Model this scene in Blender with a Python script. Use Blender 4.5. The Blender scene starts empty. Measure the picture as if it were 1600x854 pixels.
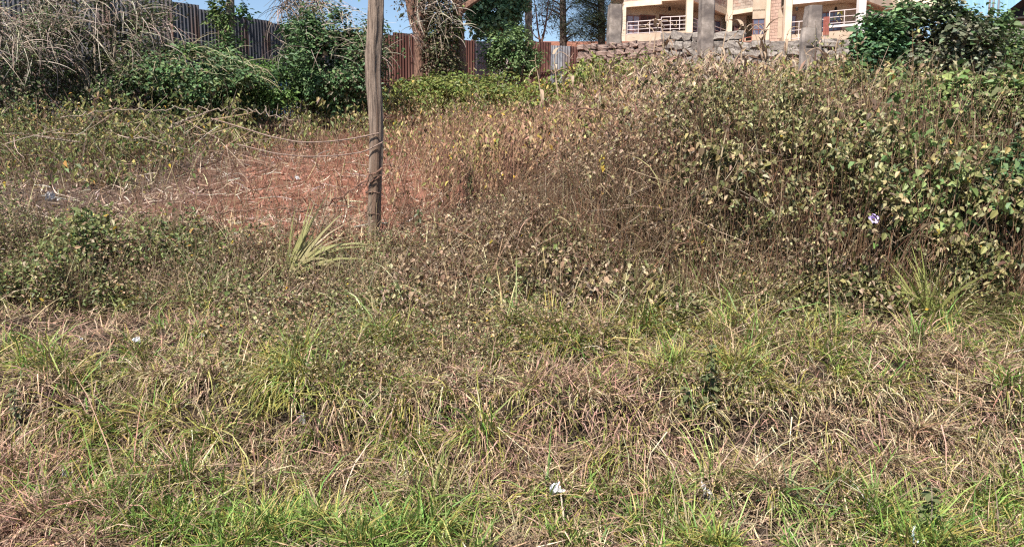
import bpy, math
import numpy as np
R = math.radians
sc = bpy.context.scene
# ------------------------------------------------------------------ camera, sky, sun, exposure
CAMZ, PITCH, F = 2.2, R(8.42), 1331.0          # F in pixels of a 1600 px wide picture
cd = bpy.data.cameras.new('camera'); cam = bpy.data.objects.new('camera', cd); sc.collection.objects.link(cam)
cd.sensor_fit = 'HORIZONTAL'; cd.angle = 2*math.atan(800/F); cd.clip_end = 3000; cd.clip_start = .05
cam.location = (0, 0, CAMZ); cam.rotation_euler = (R(90)-PITCH, 0, 0); sc.camera = cam
SUN = np.array([-.30, -.56, .88]); SUN /= np.linalg.norm(SUN)
w = bpy.data.worlds.new('World'); sc.world = w; w.use_nodes = True
nt = w.node_tree; bg = nt.nodes['Background']; sky = nt.nodes.new('ShaderNodeTexSky')
sky.sky_type = 'NISHITA'; sky.sun_disc = False
sky.sun_elevation = math.asin(SUN[2]); sky.sun_rotation = math.atan2(SUN[0], SUN[1])
sky.air_density = 1.0; sky.dust_density = .8; sky.ozone_density = 1.5; sky.altitude = 1600
nt.links.new(sky.outputs[0], bg.inputs[0]); bg.inputs[1].default_value = .074
sd = bpy.data.lights.new('sun', 'SUN'); so = bpy.data.objects.new('sun', sd); sc.collection.objects.link(so)
sd.energy = 5.0; sd.angle = R(.5); sd.color = (1, .94, .86)
from mathutils import Vector, Matrix
so.rotation_euler = Vector(SUN).to_track_quat('Z', 'Y').to_euler(); so.location = (0, 0, 30)
vs = sc.view_settings; vs.view_transform = 'Standard'; vs.look = 'None'; vs.exposure = 1.0; vs.gamma = 1; vs.use_curve_mapping = False
sc.cycles.max_bounces = 6; sc.cycles.diffuse_bounces = 2; sc.cycles.transmission_bounces = 4; sc.cycles.glossy_bounces = 2
sc.cycles.transparent_max_bounces = 4; sc.cycles.filter_width = 1.25; sc.cycles.use_denoising = False

rng = np.random.default_rng(11)
U = lambda a, b, n=None: rng.uniform(a, b, n)
N = lambda s, n=None: rng.normal(0, s, n)

# ------------------------------------------------------------------ picture <-> place
cp, sp = math.cos(PITCH), math.sin(PITCH)
def W(px, row, Y):                       # the point at distance Y seen at that place of the photograph
    u = (np.asarray(px, float)-800)/F; v = (427-np.asarray(row, float))/F
    dy = cp+v*sp; dz = -sp+v*cp; t = np.asarray(Y, float)/dy
    return np.stack(np.broadcast_arrays(u*t, dy*t, CAMZ+dz*t), -1)
def proj(P):
    x, y, z = P[..., 0], P[..., 1], P[..., 2]-CAMZ
    dep = y*cp-z*sp
    return 800+F*x/dep, 427-F*(y*sp+z*cp)/dep

def vnoise(x, y, s=0):
    xi, yi = np.floor(x).astype(np.int64), np.floor(y).astype(np.int64); fx, fy = x-xi, y-yi
    fx = fx*fx*(3-2*fx); fy = fy*fy*(3-2*fy)
    def h(a, b):
        k = (a*374761393+b*668265263+s*982451653) & 0xffffffff
        k = ((k ^ (k >> 13))*1274126177) & 0xffffffff
        return ((k ^ (k >> 16)) & 0xffff)/65535.0
    return (h(xi, yi)*(1-fx)+h(xi+1, yi)*fx)*(1-fy)+(h(xi, yi+1)*(1-fx)+h(xi+1, yi+1)*fx)*fy
def fbm(x, y, s=0, o=3):
    r = 0; a = .5
    for i in range(o): r = r+a*vnoise(x*2**i, y*2**i, s+i); a *= .5
    return r/(1-.5**o)-.5

YP = [-50, 3.6, 4.7, 5.35, 5.8, 6.8, 7.8, 8.6, 9.5, 11, 14, 18, 24, 30, 36, 60, 78, 100, 400]
ZL = [0, 0, .02, .12, .46, .56, .62, .80, 1.18, 1.3, 1.62, 2.05, 2.75, 3.5, 4.4, 8.2, 11.3, 12.2, 14]
ZR = [0, 0, .02, .12, .46, .58, .66, .92, 1.32, 1.75, 2.25, 2.75, 3.5, 4.2, 5.2, 8.6, 11.6, 12.4, 14]
HOL = [(-1.62, 5.75, .34, .16), (-1.05, 5.62, .26, .14), (-.55, 5.7, .2, .12), (1.42, 5.5, .26, .13), (1.0, 5.8, .16, .12), (.45, 5.55, .28, .12), (-.05, 5.75, .2, .1), (2.3, 5.75, .26, .12), (2.75, 5.7, .24, .12), (3.1, 5.9, .2, .1), (-2.5, 5.8, .16, .16), (1.9, 5.7, .18, .12), (-2.9, 6.0, .16, .1), (.05, 6.4, .18, .1), (-.75, 6.35, .2, .1), (-2.2, 6.3, .18, .09), (2.9, 6.5, .2, .08), (1.55, 7.2, .2, .1), (3.0, 7.6, .2, .1), (.5, 7.7, .22, .1), (-1.3, 7.7, .2, .1), (1.0, 8.0, .2, .1)]
def hollow(X, Y):
    r = 0
    for a, c, w_, d_ in HOL: r = np.maximum(r, np.exp(-((X-a)/w_)**2-((Y-c)/d_)**2))
    return r
def ground(X, Y):
    X = np.asarray(X, float); Y = np.asarray(Y, float)
    Yw = Y+.22*fbm(X*.45+7, Y*.2, 3)*np.clip((9-Y)/2, 0, 1)
    k = np.clip((X-.2)/2.6, 0, 1); k = k*k*(3-2*k)
    z = np.interp(Yw, YP, ZL)*(1-k)+np.interp(Yw, YP, ZR)*k
    near = np.clip((40-Y)/30, 0, 1)
    z = z+near*(.17*fbm(X*.8, Y*.8, 5)+.10*fbm(X*2.6, Y*2.6, 9, 2))*np.clip((Y-3)/1.5, 0, 1)
    z = z+.30*fbm(X*1.9+3, Y*2.2, 15, 3)*np.exp(-((Y-5.75)/.55)**2)+.16*fbm(X*1.7, Y*1.9, 17, 2)*np.exp(-((Y-7.2)/.7)**2)-.20*hollow(X, Y)+.16*fbm(X*4.0+2, Y*4.6, 25, 2)*np.clip((9.2-Y)/1.5, 0, 1)*np.clip((Y-4)/.6, 0, 1)
    return z
def mound(x, y): return fbm(x*4.0+2, y*4.6, 25, 2)
def GP(px, row, off=0):                  # ground point seen at a place of the photograph
    Ys = np.concatenate([np.arange(3.8, 12, .02), np.arange(12, 40, .1)])
    P = W(px, row, Ys); d = P[:, 2]-ground(P[:, 0], P[:, 1])-off
    i = np.argmax(d < 0) if (d < 0).any() else len(Ys)-1
    return P[i]
def onG(x, y, off=0): return np.array([x, y, float(ground(x, y))+off])

# ------------------------------------------------------------------ object helpers
COL = sc.collection
def link(o, parent=None):
    COL.objects.link(o)
    if parent is not None: o.parent = parent
    return o
def tag(o, label=None, cat=None, group=None, kind=None):
    for k, v in (('label', label), ('category', cat), ('group', group), ('kind', kind)):
        if v: o[k] = v
    return o
def thing(name, label, cat, loc=(0, 0, 0), rz=0, group=None):
    o = link(bpy.data.objects.new(name, None)); o.empty_display_size = .2
    o.location = tuple(float(v) for v in loc); o.rotation_euler = (0, 0, rz)
    return tag(o, label, cat, group)
def meshdata(name, V, T, mat, C=None, smooth=False):
    me = bpy.data.meshes.new(name); V = np.asarray(V, np.float32); T = np.asarray(T, np.int32); n, k = T.shape
    me.vertices.add(len(V)); me.vertices.foreach_set('co', V.ravel())
    me.loops.add(n*k); me.loops.foreach_set('vertex_index', T.ravel())
    me.polygons.add(n); me.polygons.foreach_set('loop_start', np.arange(0, n*k, k, dtype=np.int32))
    me.polygons.foreach_set('use_smooth', np.full(n, smooth))
    if C is not None:
        a = me.color_attributes.new('Col', 'FLOAT_COLOR', 'POINT')
        a.data.foreach_set('color', np.concatenate([C, np.ones((len(C), 1))], 1).astype(np.float32).ravel())
    me.update(calc_edges=True)
    if mat: me.materials.append(mat)
    return me
def obj(name, V, T, mat, parent=None, C=None, smooth=False, origin=None):
    V = np.asarray(V, float)
    if origin is not None: V = V-np.asarray(origin)
    o = bpy.data.objects.new(name, meshdata(name, V, T, mat, C, smooth)); link(o, parent)
    if origin is not None: o.location = tuple(float(v) for v in origin)
    return o
def fromme(name, me, parent=None, loc=(0, 0, 0), rot=(0, 0, 0), scale=(1, 1, 1)):
    o = bpy.data.objects.new(name, me); link(o, parent); o.location = tuple(float(v) for v in loc); o.rotation_euler = rot; o.scale = scale
    return o
class Bag:                               # collects geometry with colours
    def __init__(s): s.V = []; s.T = []; s.C = []; s.n = 0
    def add(s, V, T, C):
        s.V.append(V); s.T.append(T+s.n); s.C.append(C); s.n += len(V)
    def obj(s, name, mat, parent=None, origin=None):
        return obj(name, np.concatenate(s.V), np.concatenate(s.T), mat, parent, np.concatenate(s.C), origin=origin)
def nrm(v): return v/np.maximum(np.linalg.norm(v, axis=-1, keepdims=True), 1e-9)

def blades(P, az, lean, bend, L, Wd, col, segs=3, twist=None, tip=None):
    """tapered ribbons that start at P, lean towards azimuth az and bend on"""
    n = len(P); az, lean, bend, L, Wd = [np.broadcast_to(np.asarray(a, float), (n,)) for a in (az, lean, bend, L, Wd)]
    tw = N(.5, n) if twist is None else twist
    h = np.stack([np.cos(az), np.sin(az), np.zeros(n)], -1); up = np.array([0, 0, 1.])
    side = np.stack([-np.sin(az), np.cos(az), np.zeros(n)], -1)
    side = nrm(side*np.cos(tw)[:, None]+(up*.62-h*.5)*np.sin(tw)[:, None])
    cur = P.astype(float).copy(); Vs = []
    wid = [.7, 1, .8, .55, .3][:segs] if segs > 3 else [.75, 1, .6]
    for i in range(segs+1):
        if i == segs: Vs.append(cur[:, None])
        else:
            e = side*(Wd*.5*wid[i])[:, None]
            Vs.append(np.stack([cur-e, cur+e], 1))
            th = lean+bend*(i+.5)/segs
            cur = cur+(h*np.sin(th)[:, None]+up*np.cos(th)[:, None])*(L/segs)[:, None]
    V = np.concatenate(Vs, 1); m = 2*segs+1
    t = []
    for i in range(segs-1): a = 2*i; t += [(a, a+1, a+3), (a, a+3, a+2)]
    t.append((m-3, m-2, m-1))
    T = (np.arange(n)[:, None, None]*m+np.array(t)[None]).reshape(-1, 3)
    C = np.repeat(col[:, None], m, 1)
    if tip is not None:
        f = np.repeat(np.arange(segs+1)/segs, 2)[:m][None, :, None]**1.5
        C = C*(1-f)+tip[:, None]*f
    return V.reshape(-1, 3), T, C.reshape(-1, 3)
def leaves(P, d, nor, L, Wd, col, fold=.25, oval=True):
    """leaf blades: P base, d direction, nor upper side"""
    n = len(P); L, Wd = [np.broadcast_to(np.asarray(a, float), (n,))[:, None] for a in (L, Wd)]
    d = nrm(d); s = nrm(np.cross(d, nor)); up = np.cross(s, d)
    if oval:
        pts = [(0, 0, 0), (.28, .5, fold), (.68, .38, fold*.6), (1, 0, -.15), (.68, -.38, fold*.6), (.28, -.5, fold)]
        t = [(0, 1, 2), (0, 2, 3), (0, 3, 4), (0, 4, 5)]
    else:
        pts = [(0, 0, 0), (.42, .5, fold), (1, 0, -.1), (.42, -.5, fold)]; t = [(0, 1, 2), (0, 2, 3)]
    V = np.stack([P+d*L*a+s*Wd*b+up*Wd*c for a, b, c in pts], 1); m = len(pts)
    T = (np.arange(n)[:, None, None]*m+np.array(t)[None]).reshape(-1, 3)
    return V.reshape(-1, 3), T, np.repeat(col, m, 0)
def stems(P0, P1, P2, r0, r1, col, segs=2, sides=3):
    n = len(P0); r0, r1 = [np.broadcast_to(np.asarray(a, float), (n,)) for a in (r0, r1)]; Vs = []
    ax = nrm(P2-P0); a = nrm(np.cross(ax, np.array([.3, 1, .1]))); b = np.cross(ax, a)
    for i in range(segs+1):
        t = i/segs; c = P0*(1-t)**2+P1*2*t*(1-t)+P2*t*t; r = (r0*(1-t)+r1*t)[:, None]
        for k in range(sides):
            g = 2*math.pi*k/sides; Vs.append(c+r*(a*math.cos(g)+b*math.sin(g)))
    V = np.stack(Vs, 1); m = V.shape[1]; t = []
    for i in range(segs):
        for k in range(sides):
            p, q = i*sides+k, i*sides+(k+1) % sides; t += [(p, q, q+sides), (p, q+sides, p+sides)]
    T = (np.arange(n)[:, None, None]*m+np.array(t)[None]).reshape(-1, 3)
    return V.reshape(-1, 3), T, np.repeat(col, m, 0)
def tube(path, rad, sides=8, cap=True):
    path = np.asarray(path, float); n = len(path); rad = np.broadcast_to(np.asarray(rad, float), (n,))
    tg = nrm(np.gradient(path, axis=0)); ref = np.array([1, 0, 0.]) if abs(tg[0][0]) < .8 else np.array([0, 0, 1.])
    V = []
    for i in range(n):
        a = nrm(np.cross(tg[i], ref)); b = np.cross(tg[i], a)
        g = np.arange(sides)*2*math.pi/sides
        V.append(path[i]+rad[i]*(np.cos(g)[:, None]*a+np.sin(g)[:, None]*b))
    V = np.concatenate(V); t = []
    for i in range(n-1):
        for k in range(sides):
            p, q = i*sides+k, i*sides+(k+1) % sides; t += [(p, q, q+sides), (p, q+sides, p+sides)]
    if cap:
        for k in range(1, sides-1): t += [(0, k+1, k), ((n-1)*sides, (n-1)*sides+k, (n-1)*sides+k+1)]
    return V, np.array(t)
def box(a, b, bevel=0):
    (x0, y0, z0), (x1, y1, z1) = a, b
    V = np.array([(x0, y0, z0), (x1, y0, z0), (x1, y1, z0), (x0, y1, z0), (x0, y0, z1), (x1, y0, z1), (x1, y1, z1), (x0, y1, z1)], float)
    T = np.array([(0, 3, 2), (0, 2, 1), (4, 5, 6), (4, 6, 7), (0, 1, 5), (0, 5, 4), (1, 2, 6), (1, 6, 5), (2, 3, 7), (2, 7, 6), (3, 0, 4), (3, 4, 7)])
    return V, T
def wallbox(p, q, z0, z1, th=.2, out=0.0):
    """upright box between plan points p and q (its front on the line, shifted out towards the camera side)"""
    p = np.array(p[:2], float); q = np.array(q[:2], float); e = nrm(q-p); n = np.array([e[1], -e[0]])
    p = p+n*out; q = q+n*out; b = -n*th
    c = [p, q, q+b, p+b]
    V = np.array([(x, y, z0) for x, y in c]+[(x, y, z1) for x, y in c])
    return V, box((0, 0, 0), (1, 1, 1))[1]
def merge(*L):
    V = []; T = []; n = 0
    for v, t in L: V.append(np.asarray(v, float)); T.append(np.asarray(t)+n); n += len(v)
    return np.concatenate(V), np.concatenate(T)
def pick(n, pal, jit=.22, hue=.06):
    c = np.array(pal)[rng.integers(0, len(pal), n)]
    return np.clip(c*np.exp(N(jit, n))[:, None]*(1+N(hue, (n, 3))), .008, .85)
def mixpal(p, a, b):
    n = len(p); m = rng.random(n) < p; c = pick(n, b); c[m] = pick(n, a)[m]; return c

# ------------------------------------------------------------------ materials
def newmat(name):
    m = bpy.data.materials.new(name); m.use_nodes = True; t = m.node_tree
    return m, t, t.nodes['Principled BSDF'], lambda k: t.nodes.new(k)
def foliage(name, trans=.3, rough=.55, spec=.25):
    m, t, b, nn = newmat(name); a = nn('ShaderNodeAttribute'); a.attribute_name = 'Col'
    b.inputs['Roughness'].default_value = rough; b.inputs['Specular IOR Level'].default_value = spec
    tr = nn('ShaderNodeBsdfTranslucent'); mx = nn('ShaderNodeMixShader'); mx.inputs[0].default_value = trans
    t.links.new(a.outputs['Color'], b.inputs['Base Color']); t.links.new(a.outputs['Color'], tr.inputs[0])
    t.links.new(b.outputs[0], mx.inputs[1]); t.links.new(tr.outputs[0], mx.inputs[2])
    t.links.new(mx.outputs[0], t.nodes['Material Output'].inputs[0]); return m
def surf(name, c1, c2, scale=6, rough=.85, bump=.3, stretch=(1, 1, 1), detail=6, metal=0, c3=None, s3=1.5, spec=.3, thr=(.35, .65), coord='Object'):
    m, t, b, nn = newmat(name); tc = nn('ShaderNodeTexCoord'); mp = nn('ShaderNodeMapping'); mp.inputs['Scale'].default_value = stretch
    t.links.new(tc.outputs[coord], mp.inputs[0]); n1 = nn('ShaderNodeTexNoise'); n1.inputs['Scale'].default_value = scale; n1.inputs['Detail'].default_value = detail
    n1.inputs['Roughness'].default_value = .65
    t.links.new(mp.outputs[0], n1.inputs[0]); cr = nn('ShaderNodeValToRGB'); t.links.new(n1.outputs[0], cr.inputs[0])
    cr.color_ramp.elements[0].position, cr.color_ramp.elements[1].position = thr
    cr.color_ramp.elements[0].color = (*c1, 1); cr.color_ramp.elements[1].color = (*c2, 1); out = cr.outputs[0]
    if c3:
        n2 = nn('ShaderNodeTexNoise'); n2.inputs['Scale'].default_value = s3; n2.inputs['Detail'].default_value = 5; t.links.new(mp.outputs[0], n2.inputs[0])
        r2 = nn('ShaderNodeValToRGB'); r2.color_ramp.elements[0].position = .5; r2.color_ramp.elements[1].position = .62; t.links.new(n2.outputs[0], r2.inputs[0])
        mx = nn('ShaderNodeMixRGB'); t.links.new(r2.outputs[0], mx.inputs[0]); t.links.new(out, mx.inputs[1]); mx.inputs[2].default_value = (*c3, 1); out = mx.outputs[0]
    t.links.new(out, b.inputs['Base Color']); b.inputs['Roughness'].default_value = rough; b.inputs['Metallic'].default_value = metal
    b.inputs['Specular IOR Level'].default_value = spec
    if bump:
        bp = nn('ShaderNodeBump'); bp.inputs['Strength'].default_value = bump; bp.inputs['Distance'].default_value = .03
        t.links.new(n1.outputs[0], bp.inputs['Height']); t.links.new(bp.outputs[0], b.inputs['Normal'])
    return m
M = dict(
    grass=foliage('grass_blades', .24, .5, .3), straw=foliage('straw', .14, .7, .15), leaf=foliage('leaves', .2, .5, .3), gloss=foliage('glossy_leaves', .22, .38, .5),
    pole=surf('weathered_wood', (.09, .065, .052), (.38, .285, .22), 6, .9, 1.0, (11, 11, .55), 9, c3=(.18, .115, .08), s3=.9),
    bark=surf('bark', (.085, .048, .036), (.27, .15, .105), 9, .95, .8, (3, 3, .8)),
    darkbark=surf('dark_bark', (.035, .028, .024), (.11, .08, .065), 9, .95, .8, (3, 3, .8)),
    greybark=surf('grey_bark', (.15, .12, .09), (.38, .30, .23), 9, .95, .8, (3, 3, .8)),
    iron_dark=surf('dark_sheet_iron', (.045, .045, .055), (.12, .12, .14), 2.5, .6, .1, (1, 1, .3), c3=(.14, .07, .045)),
    iron_grey=surf('grey_sheet_iron', (.20, .21, .23), (.36, .36, .37), 2, .5, .1, (1, 1, .3), metal=.3, c3=(.22, .14, .10)),
    iron_rust=surf('rusted_sheet_iron', (.07, .027, .022), (.15, .062, .048), 3, .85, .2, (1, 1, .4), c3=(.16, .09, .07)),
    iron_pale=surf('pale_sheet_iron', (.36, .28, .27), (.50, .42, .40), 2.4, .6, .1, (1, 1, .4), c3=(.3, .16, .12)),
    iron_blue=surf('blue_painted_iron', (.02, .06, .16), (.05, .11, .24), 2, .5, .1, (1, 1, .3), c3=(.12, .16, .2)),
    iron_sky=surf('light_blue_painted_iron', (.22, .42, .58), (.32, .52, .66), 1.2, .55, .05, (1, 1, .3)),
    timber=surf('old_timber', (.14, .08, .05), (.30, .19, .13), 6, .9, .5, (1, 6, 6)),
    maize=surf('dry_maize', (.30, .20, .13), (.50, .38, .27), 12, .9, .2),
    stone=surf('quarry_stone', (.15, .10, .083), (.35, .25, .205), 5, .95, .7, c3=(.13, .10, .09), s3=2.2),
    stone2=surf('grey_stone', (.15, .13, .115), (.36, .32, .28), 5, .95, .7, c3=(.15, .13, .12), s3=2.2),
    mortar=surf('dark_mortar', (.09, .065, .055), (.19, .14, .12), 8, .95, .6),
    concrete=surf('weathered_concrete', (.15, .125, .105), (.34, .29, .255), 4, .95, .5, c3=(.13, .11, .10), s3=1.3),
    cream=surf('cream_paint', (.64, .54, .40), (.74, .64, .49), 1.5, .8, .08, c3=(.56, .47, .36), s3=.6),
    white=surf('white_paint', (.70, .66, .64), (.80, .78, .76), 1.5, .7, .05),
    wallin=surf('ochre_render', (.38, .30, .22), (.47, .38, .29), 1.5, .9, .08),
    block=surf('stone_block', (.34, .27, .22), (.50, .42, .35), 3, .95, .5, c3=(.26, .19, .15), s3=1.1),
    blockp=surf('pink_stone_block', (.36, .24, .19), (.48, .35, .28), 3, .95, .5),
    door=surf('dark_door', (.05, .02, .02), (.10, .045, .04), 3, .5, .1),
    frame=surf('brown_frame', (.16, .06, .045), (.22, .10, .08), 3, .5, .05),
    redrail=surf('red_oxide_rail', (.30, .09, .06), (.40, .14, .10), 3, .6, .05),
    palerail=surf('pale_rail', (.55, .47, .46), (.66, .6, .58), 3, .5, .05),
    roof=surf('sooty_roof_notch_shade', (.012, .010, .009), (.03, .025, .022), 3, .9, .2),
    palewire=surf('weathered_wire', (.16, .105, .08), (.30, .215, .175), 30, .8, .2),
    wire=surf('rusty_wire', (.11, .065, .045), (.24, .15, .11), 30, .8, .2),
    paper=surf('white_paper', (.72, .72, .74), (.84, .84, .85), 8, .7, .2),
    plastic=surf('thin_plastic', (.50, .52, .56), (.72, .74, .78), 8, .3, .2, spec=.6),
    dull=surf('dusty_plastic', (.34, .33, .33), (.52, .50, .50), 8, .6, .2),
    bluebag=surf('blue_white_plastic', (.30, .50, .60), (.80, .84, .86), 12, .3, .2, spec=.6, thr=(.42, .5)),
    petal=surf('purple_petal', (.50, .36, .74), (.66, .54, .86), 30, .5, .1), throat=surf('dark_throat', (.07, .02, .16), (.12, .05, .24), 20, .5, 0),
    clod=surf('soil_clod', (.14, .06, .04), (.30, .14, .095), 14, .95, .6),
)
gm, t, b, nn = newmat('glass'); b.inputs['Base Color'].default_value = (.10, .10, .15, 1); b.inputs['Roughness'].default_value = .08; b.inputs['Specular IOR Level'].default_value = .8; M['glass'] = gm
gm, t, b, nn = newmat('curtained_glass'); b.inputs['Base Color'].default_value = (.26, .22, .27, 1); b.inputs['Roughness'].default_value = .12; b.inputs['Specular IOR Level'].default_value = .7; M['glassp'] = gm

# the soil: brown under the grass, red earth on the plot above the bank
m, t, b, nn = newmat('earth'); geo = nn('ShaderNodeNewGeometry'); sx = nn('ShaderNodeSeparateXYZ'); t.links.new(geo.outputs['Position'], sx.inputs[0])
def tn(scale, det=8, rough=.65):
    n = nn('ShaderNodeTexNoise'); n.inputs['Scale'].default_value = scale; n.inputs['Detail'].default_value = det; n.inputs['Roughness'].default_value = rough
    t.links.new(geo.outputs['Position'], n.inputs[0]); return n
def ramp(src, stops):
    r = nn('ShaderNodeValToRGB'); t.links.new(src, r.inputs[0]); e = r.color_ramp.elements
    while len(e) < len(stops): e.new(.5)
    for q, (p, c) in zip(e, stops): q.position = p; q.color = (*c, 1)
    return r.outputs[0]
red = ramp(tn(2.2).outputs[0], [(.32, (.14, .057, .036)), (.5, (.26, .110, .069)), (.68, (.37, .175, .115))])
brn = ramp(tn(5).outputs[0], [(.3, (.035, .027, .02)), (.55, (.075, .055, .04)), (.75, (.13, .097, .07))])
nz = tn(.9, 4); ma = nn('ShaderNodeMath'); ma.operation = 'MULTIPLY_ADD'; t.links.new(nz.outputs[0], ma.inputs[0]); ma.inputs[1].default_value = 1.6; t.links.new(sx.outputs[1], ma.inputs[2])
mr = nn('ShaderNodeMapRange'); t.links.new(ma.outputs[0], mr.inputs[0]); mr.inputs[1].default_value = 9.4; mr.inputs[2].default_value = 10.4
mr2 = nn('ShaderNodeMapRange'); ma2 = nn('ShaderNodeMath'); ma2.operation = 'MULTIPLY_ADD'; t.links.new(tn(.5, 4).outputs[0], ma2.inputs[0]); ma2.inputs[1].default_value = 3.0; t.links.new(sx.outputs[0], ma2.inputs[2]); t.links.new(ma2.outputs[0], mr2.inputs[0]); mr2.inputs[1].default_value = -4.6; mr2.inputs[2].default_value = -1.6
mg = nn('ShaderNodeMixRGB'); t.links.new(mr2.outputs[0], mg.inputs[0]); t.links.new(ramp(tn(3).outputs[0], [(.3, (.07, .05, .04)), (.7, (.18, .125, .095))]), mg.inputs[1]); t.links.new(red, mg.inputs[2]); red = mg.outputs[0]
mx = nn('ShaderNodeMixRGB'); t.links.new(mr.outputs[0], mx.inputs[0]); t.links.new(brn, mx.inputs[1]); t.links.new(red, mx.inputs[2]); t.links.new(mx.outputs[0], b.inputs['Base Color'])
b.inputs['Roughness'].default_value = .95; b.inputs['Specular IOR Level'].default_value = .15
bp = nn('ShaderNodeBump'); bp.inputs['Strength'].default_value = 1.0; bp.inputs['Distance'].default_value = .12; t.links.new(tn(9, 10, .7).outputs[0], bp.inputs['Height']); t.links.new(bp.outputs[0], b.inputs['Normal'])
M['earth'] = m

# ------------------------------------------------------------------ ground sheet
def axis(parts): return np.unique(np.round(np.concatenate([np.arange(a, b, s) for a, b, s in parts]), 4))
xs = axis([(-600, -60, 60), (-60, -16, 3), (-16, -6, .4), (-6, 6, .08), (6, 16, .4), (16, 60, 3), (60, 601, 60)])
ys = axis([(-60, 3, 5), (3, 4.4, .2), (4.4, 10, .06), (10, 18, .16), (18, 36, .6), (36, 110, 4), (110, 1200, 90)])
X, Y = np.meshgrid(xs, ys); Z = ground(X, np.minimum(Y, 400)); nx, ny = len(xs), len(ys)
i = np.arange(nx*ny).reshape(ny, nx)
T = np.stack([i[:-1, :-1], i[:-1, 1:], i[1:, 1:], i[1:, :-1]], -1).reshape(-1, 4)
tag(obj('ground', np.stack([X, Y, Z], -1).reshape(-1, 3), T, M['earth'], smooth=True), 'grassy bank rising to a bare red earth plot', 'ground', kind='structure')

# ------------------------------------------------------------------ palettes
GRN = [(.10, .20, .04), (.14, .25, .055), (.18, .28, .07), (.24, .32, .10)]
YEL = [(.28, .265, .075), (.21, .22, .055), (.35, .315, .115)]
STR = [(.48, .385, .235), (.38, .295, .17), (.57, .475, .31), (.28, .205, .125)]
BRN = [(.24, .165, .11), (.18, .12, .085), (.32, .225, .155)]
PNK = [(.50, .32, .24), (.42, .255, .19), (.33, .195, .145)]
OLV = [(.125, .13, .045), (.165, .155, .06), (.09, .10, .038), (.23, .205, .09), (.33, .29, .15)]
DED = [(.18, .122, .075), (.115, .078, .050), (.25, .175, .108), (.37, .28, .18)]
RST = [(.20, .110, .066), (.13, .072, .045), (.28, .17, .105)]
YLF = [(.46, .32, .05), (.40, .32, .09), (.36, .22, .06)]
WYL = [(.30, .25, .10), (.20, .19, .065), (.34, .26, .12), (.14, .155, .05)]
BSH = [(.075, .135, .055), (.095, .165, .065), (.055, .105, .04), (.13, .20, .08)]
BGR = [(.165, .17, .112), (.13, .14, .085), (.21, .21, .145), (.085, .10, .055)]
DRYV = [(.36, .29, .23), (.28, .22, .17), (.44, .37, .30), (.20, .155, .115)]
PIN = [(.03, .05, .028), (.045, .065, .035), (.06, .075, .045)]

# ------------------------------------------------------------------ what grows where on the bank: place, green, yellow, pink, length, density
ZC = np.array([
 (40, 830, .15, .2, .7, .20, 1), (130, 790, .15, .2, .6, .2, 1), (250, 840, .75, .3, 0, .13, 1), (450, 830, .9, .25, 0, .15, 1), (650, 820, .85, .35, 0, .18, 1), (850, 835, .65, .4, .1, .15, 1),
 (1050, 830, .8, .35, .1, .16, 1), (1250, 835, .85, .25, 0, .15, 1), (1450, 825, .75, .3, 0, .15, 1), (1585, 845, .3, .4, .2, .14, 1),
 (50, 750, .12, .3, .7, .22, 1), (200, 760, .2, .4, .3, .2, 1), (330, 770, .45, .4, .1, .18, 1), (480, 770, .55, .4, .1, .18, 1), (660, 765, .6, .4, 0, .2, 1), (820, 770, .45, .5, .1, .16, 1), (1000, 790, .6, .4, .1, .14, 1),
 (1180, 770, .75, .3, 0, .2, 1), (1340, 790, .7, .35, .1, .15, 1), (1530, 790, .6, .35, .1, .16, 1),
 (60, 680, .25, .5, .3, .22, 1), (200, 690, .3, .6, .1, .24, 1), (400, 700, .12, .6, .1, .26, 1), (560, 720, .1, .6, .2, .26, 1), (700, 700, .15, .6, .3, .26, 1), (840, 690, .12, .5, .5, .26, 1),
 (960, 710, .12, .5, .3, .26, 1), (1110, 710, .12, .5, .2, .24, .6), (1260, 700, .3, .5, .2, .22, .9), (1380, 710, .2, .4, .1, .22, .9), (1540, 700, .12, .3, .2, .24, 1),
 (60, 610, .35, .5, .2, .2, 1), (230, 620, .4, .6, .1, .22, 1), (430, 620, .5, .7, .1, .22, 1), (580, 610, .5, .7, 0, .22, 1), (720, 620, .2, .5, .4, .2, 1), (820, 600, .55, .7, 0, .18, 1),
 (940, 600, .06, .3, 1, .12, .9), (900, 650, .15, .5, .6, .2, 1), (1080, 610, .8, .8, 0, .18, 1), (1190, 600, .65, .7, 0, .2, 1), (1320, 590, .25, .3, .3, .13, .9), (1420, 610, .35, .3, .2, .14, .9), (1400, 650, .5, .4, .1, .15, 1), (1560, 620, .4, .3, .2, .16, .9),
 (40, 520, .1, .3, .4, .09, .3), (170, 530, .2, .4, .3, .1, .4), (320, 520, .12, .3, .6, .12, .5), (400, 570, .45, .6, .1, .18, 1), (220, 570, .4, .5, .1, .14, .8), (560, 570, .55, .6, 0, .2, 1), (690, 560, .2, .4, .4, .15, .8), (850, 550, .5, .5, .1, .18, 1),
 (1000, 545, .45, .6, .1, .18, 1), (1150, 545, .6, .6, 0, .22, 1), (1290, 540, .5, .5, .1, .18, 1), (1400, 550, .12, .2, .3, .11, .8), (1560, 550, .35, .3, .2, .15, .9),
 (60, 450, .4, .4, .1, .15, .4), (300, 450, .4, .5, .1, .2, .7), (450, 470, .1, .4, .5, .18, .8), (600, 470, .15, .4, .4, .16, .7), (800, 480, .15, .4, .4, .2, .8), (900, 490, .25, .5, .3, .22, .9), (1050, 490, .45, .7, .1, .26, 1), (1200, 490, .4, .5, .1, .24, 1), (1330, 480, .5, .5, 0, .26, 1), (1450, 480, .65, .5, 0, .3, 1), (1570, 480, .5, .4, .1, .28, 1)])
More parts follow.
